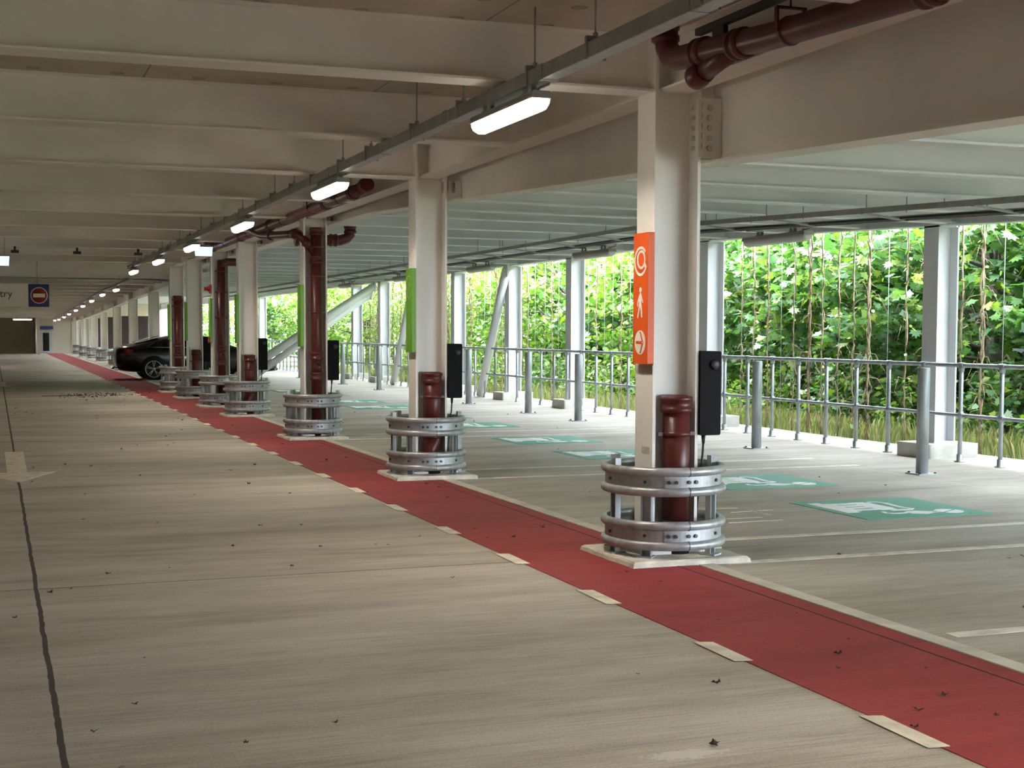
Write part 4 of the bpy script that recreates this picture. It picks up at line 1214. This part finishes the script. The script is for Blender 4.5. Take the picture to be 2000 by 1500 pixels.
seq += [(20.6 + .39 * k, 0 if k % 3 else 1) for k in range(1, 20)]
seq += [(28.6 + .42 * k, (0, 1, 4, 0)[k % 4]) for k in range(9)]
seq += [(33 + .45 * k, (4, 3, 4, 1)[k % 4]) for k in range(24)]
fr = {}
for i, (y, kd) in enumerate(seq):
    p = KP[kd]
    o = p if kd not in fr else dup(p); fr[kd] = 1
    o.location = (11.52, y * 1.0195, 0); o.rotation_euler = (0, 0, i * 1.1)
    tag(o, '%s outside the railing, %s wire from the right' % (KINDTXT[kd], nth(i + 1)), 'climber', 'climber wires')
# houses glimpsed beyond the trees
def house(x, y, w_, d_, h_, label):
    root = empty('house', (x, y, -.1))
    MB().box(-w_ / 2, -d_ / 2, 0, w_ / 2, d_ / 2, h_).build('walls', 'brick', root)
    MB().prism([(-w_ / 2 - .3, -d_ / 2 - .3, h_), (w_ / 2 + .3, -d_ / 2 - .3, h_), (0, -d_ / 2 - .3, h_ + 2.2)], (0, d_ + .6, 0)).build('roof', 'roof', root)
    for k in (-1, 1):
        MB().box(-w_ / 2 - .04, k * d_ * .25 - .5, h_ * .55, -w_ / 2, k * d_ * .25 + .5, h_ * .8).build('window', 'glass', root)
    return tag(root, label, 'house')
house(38, 50, 7, 9, 4.6, 'pale house glimpsed through the trees behind the nearer bays')
house(24, 92, 8, 8, 2.6, 'pale house low beyond the far railing')

# ------------------------------------------------------------------ litter on the floor
random.seed(31)
def dryleaf(k):
    random.seed(60 + k)
    pts = [(a * (1 + random.uniform(-.2, .2)), b * (1 + random.uniform(-.2, .2)), abs(a) * random.uniform(.2, .9) * (1 + k * .3)) for a, b in LS]
    mb = MB()
    c = (0, .3, .05)
    mb.add([c] + pts, [(0, i + 1, (i + 1) % len(pts) + 1) for i in range(len(pts))])
    o = mb.build('fallen_leaf', 'dryleaf')
    return o
DL = [dryleaf(k) for k in range(3)]
placed = [(2.87, 5.14, .030, 0), (3.66, 4.66, .036, 0), (3.67, 5.43, .030, 0), (.30, 4.62, .06, 0)]
random.seed(33)
zones = [('driveway', 80, (-.3, 3.05), (4.3, 34)), ('walkway', 40, (3.25, 4.1), (4.3, 26)), ('bays', 48, (4.6, 9.0), (6.0, 28))]
LBL = {'driveway': 'small dry brown leaf fallen on the concrete driveway', 'walkway': 'small dry brown leaf fallen on the red walkway', 'bays': 'small dry brown leaf fallen on the bay concrete'}
used_leaf = set()
def put_leaf(x, y, s_, rz, zone):
    k = random.randrange(3)
    o = DL[k] if k not in used_leaf else DL[k].copy()
    if k in used_leaf: C.objects.link(o)
    used_leaf.add(k)
    o.location = (x, y, .006); o.scale = (s_, s_, s_); o.rotation_euler = (0, 0, rz)
    tag(o, LBL[zone], 'leaf', 'fallen leaves on the ' + zone)
for x, y, s_, rz in placed: put_leaf(x, y, s_, rz, 'walkway' if 3.2 < x < 4.24 else 'driveway')
for zn, cnt, xr, yr in zones:
    for _ in range(cnt):
        y = yr[0] + (yr[1] - yr[0]) * random.random() ** 1.5
        x = random.uniform(xr[0], xr[1])
        if zn == 'driveway' and x < .25 * (y / 18 - .3): x += .6
        if any(abs(x - CX) < .5 and abs(y - q) < .5 for q in COLY): continue
        put_leaf(x, y, random.choice((.012, .016, .02, .024, .03)), random.uniform(0, 6.3), zn)
# swept debris beside the sixth column
mb = MB()
for _ in range(420):
    x = 2.2 + random.gauss(0, .42); y = 33.0 + random.gauss(0, .7)
    leaf(mb, (x, y, random.uniform(.012, .03)), .03, 0, OV)
tag(mb.build('leaf_debris', 'dryleaf'), 'drift of leaf debris across the walkway edge before the black car', 'debris', None, 'stuff')
mb = MB().tube([(0, 0, .008), (.05, .03, .012), (.13, .04, .009), (.17, .09, .01)], .004, 5)
tag(mb.build('fallen_twig', 'twig', None, (.22, 4.72, 0)), 'thin dark twig lying across the floor joint at the bottom left', 'twig')
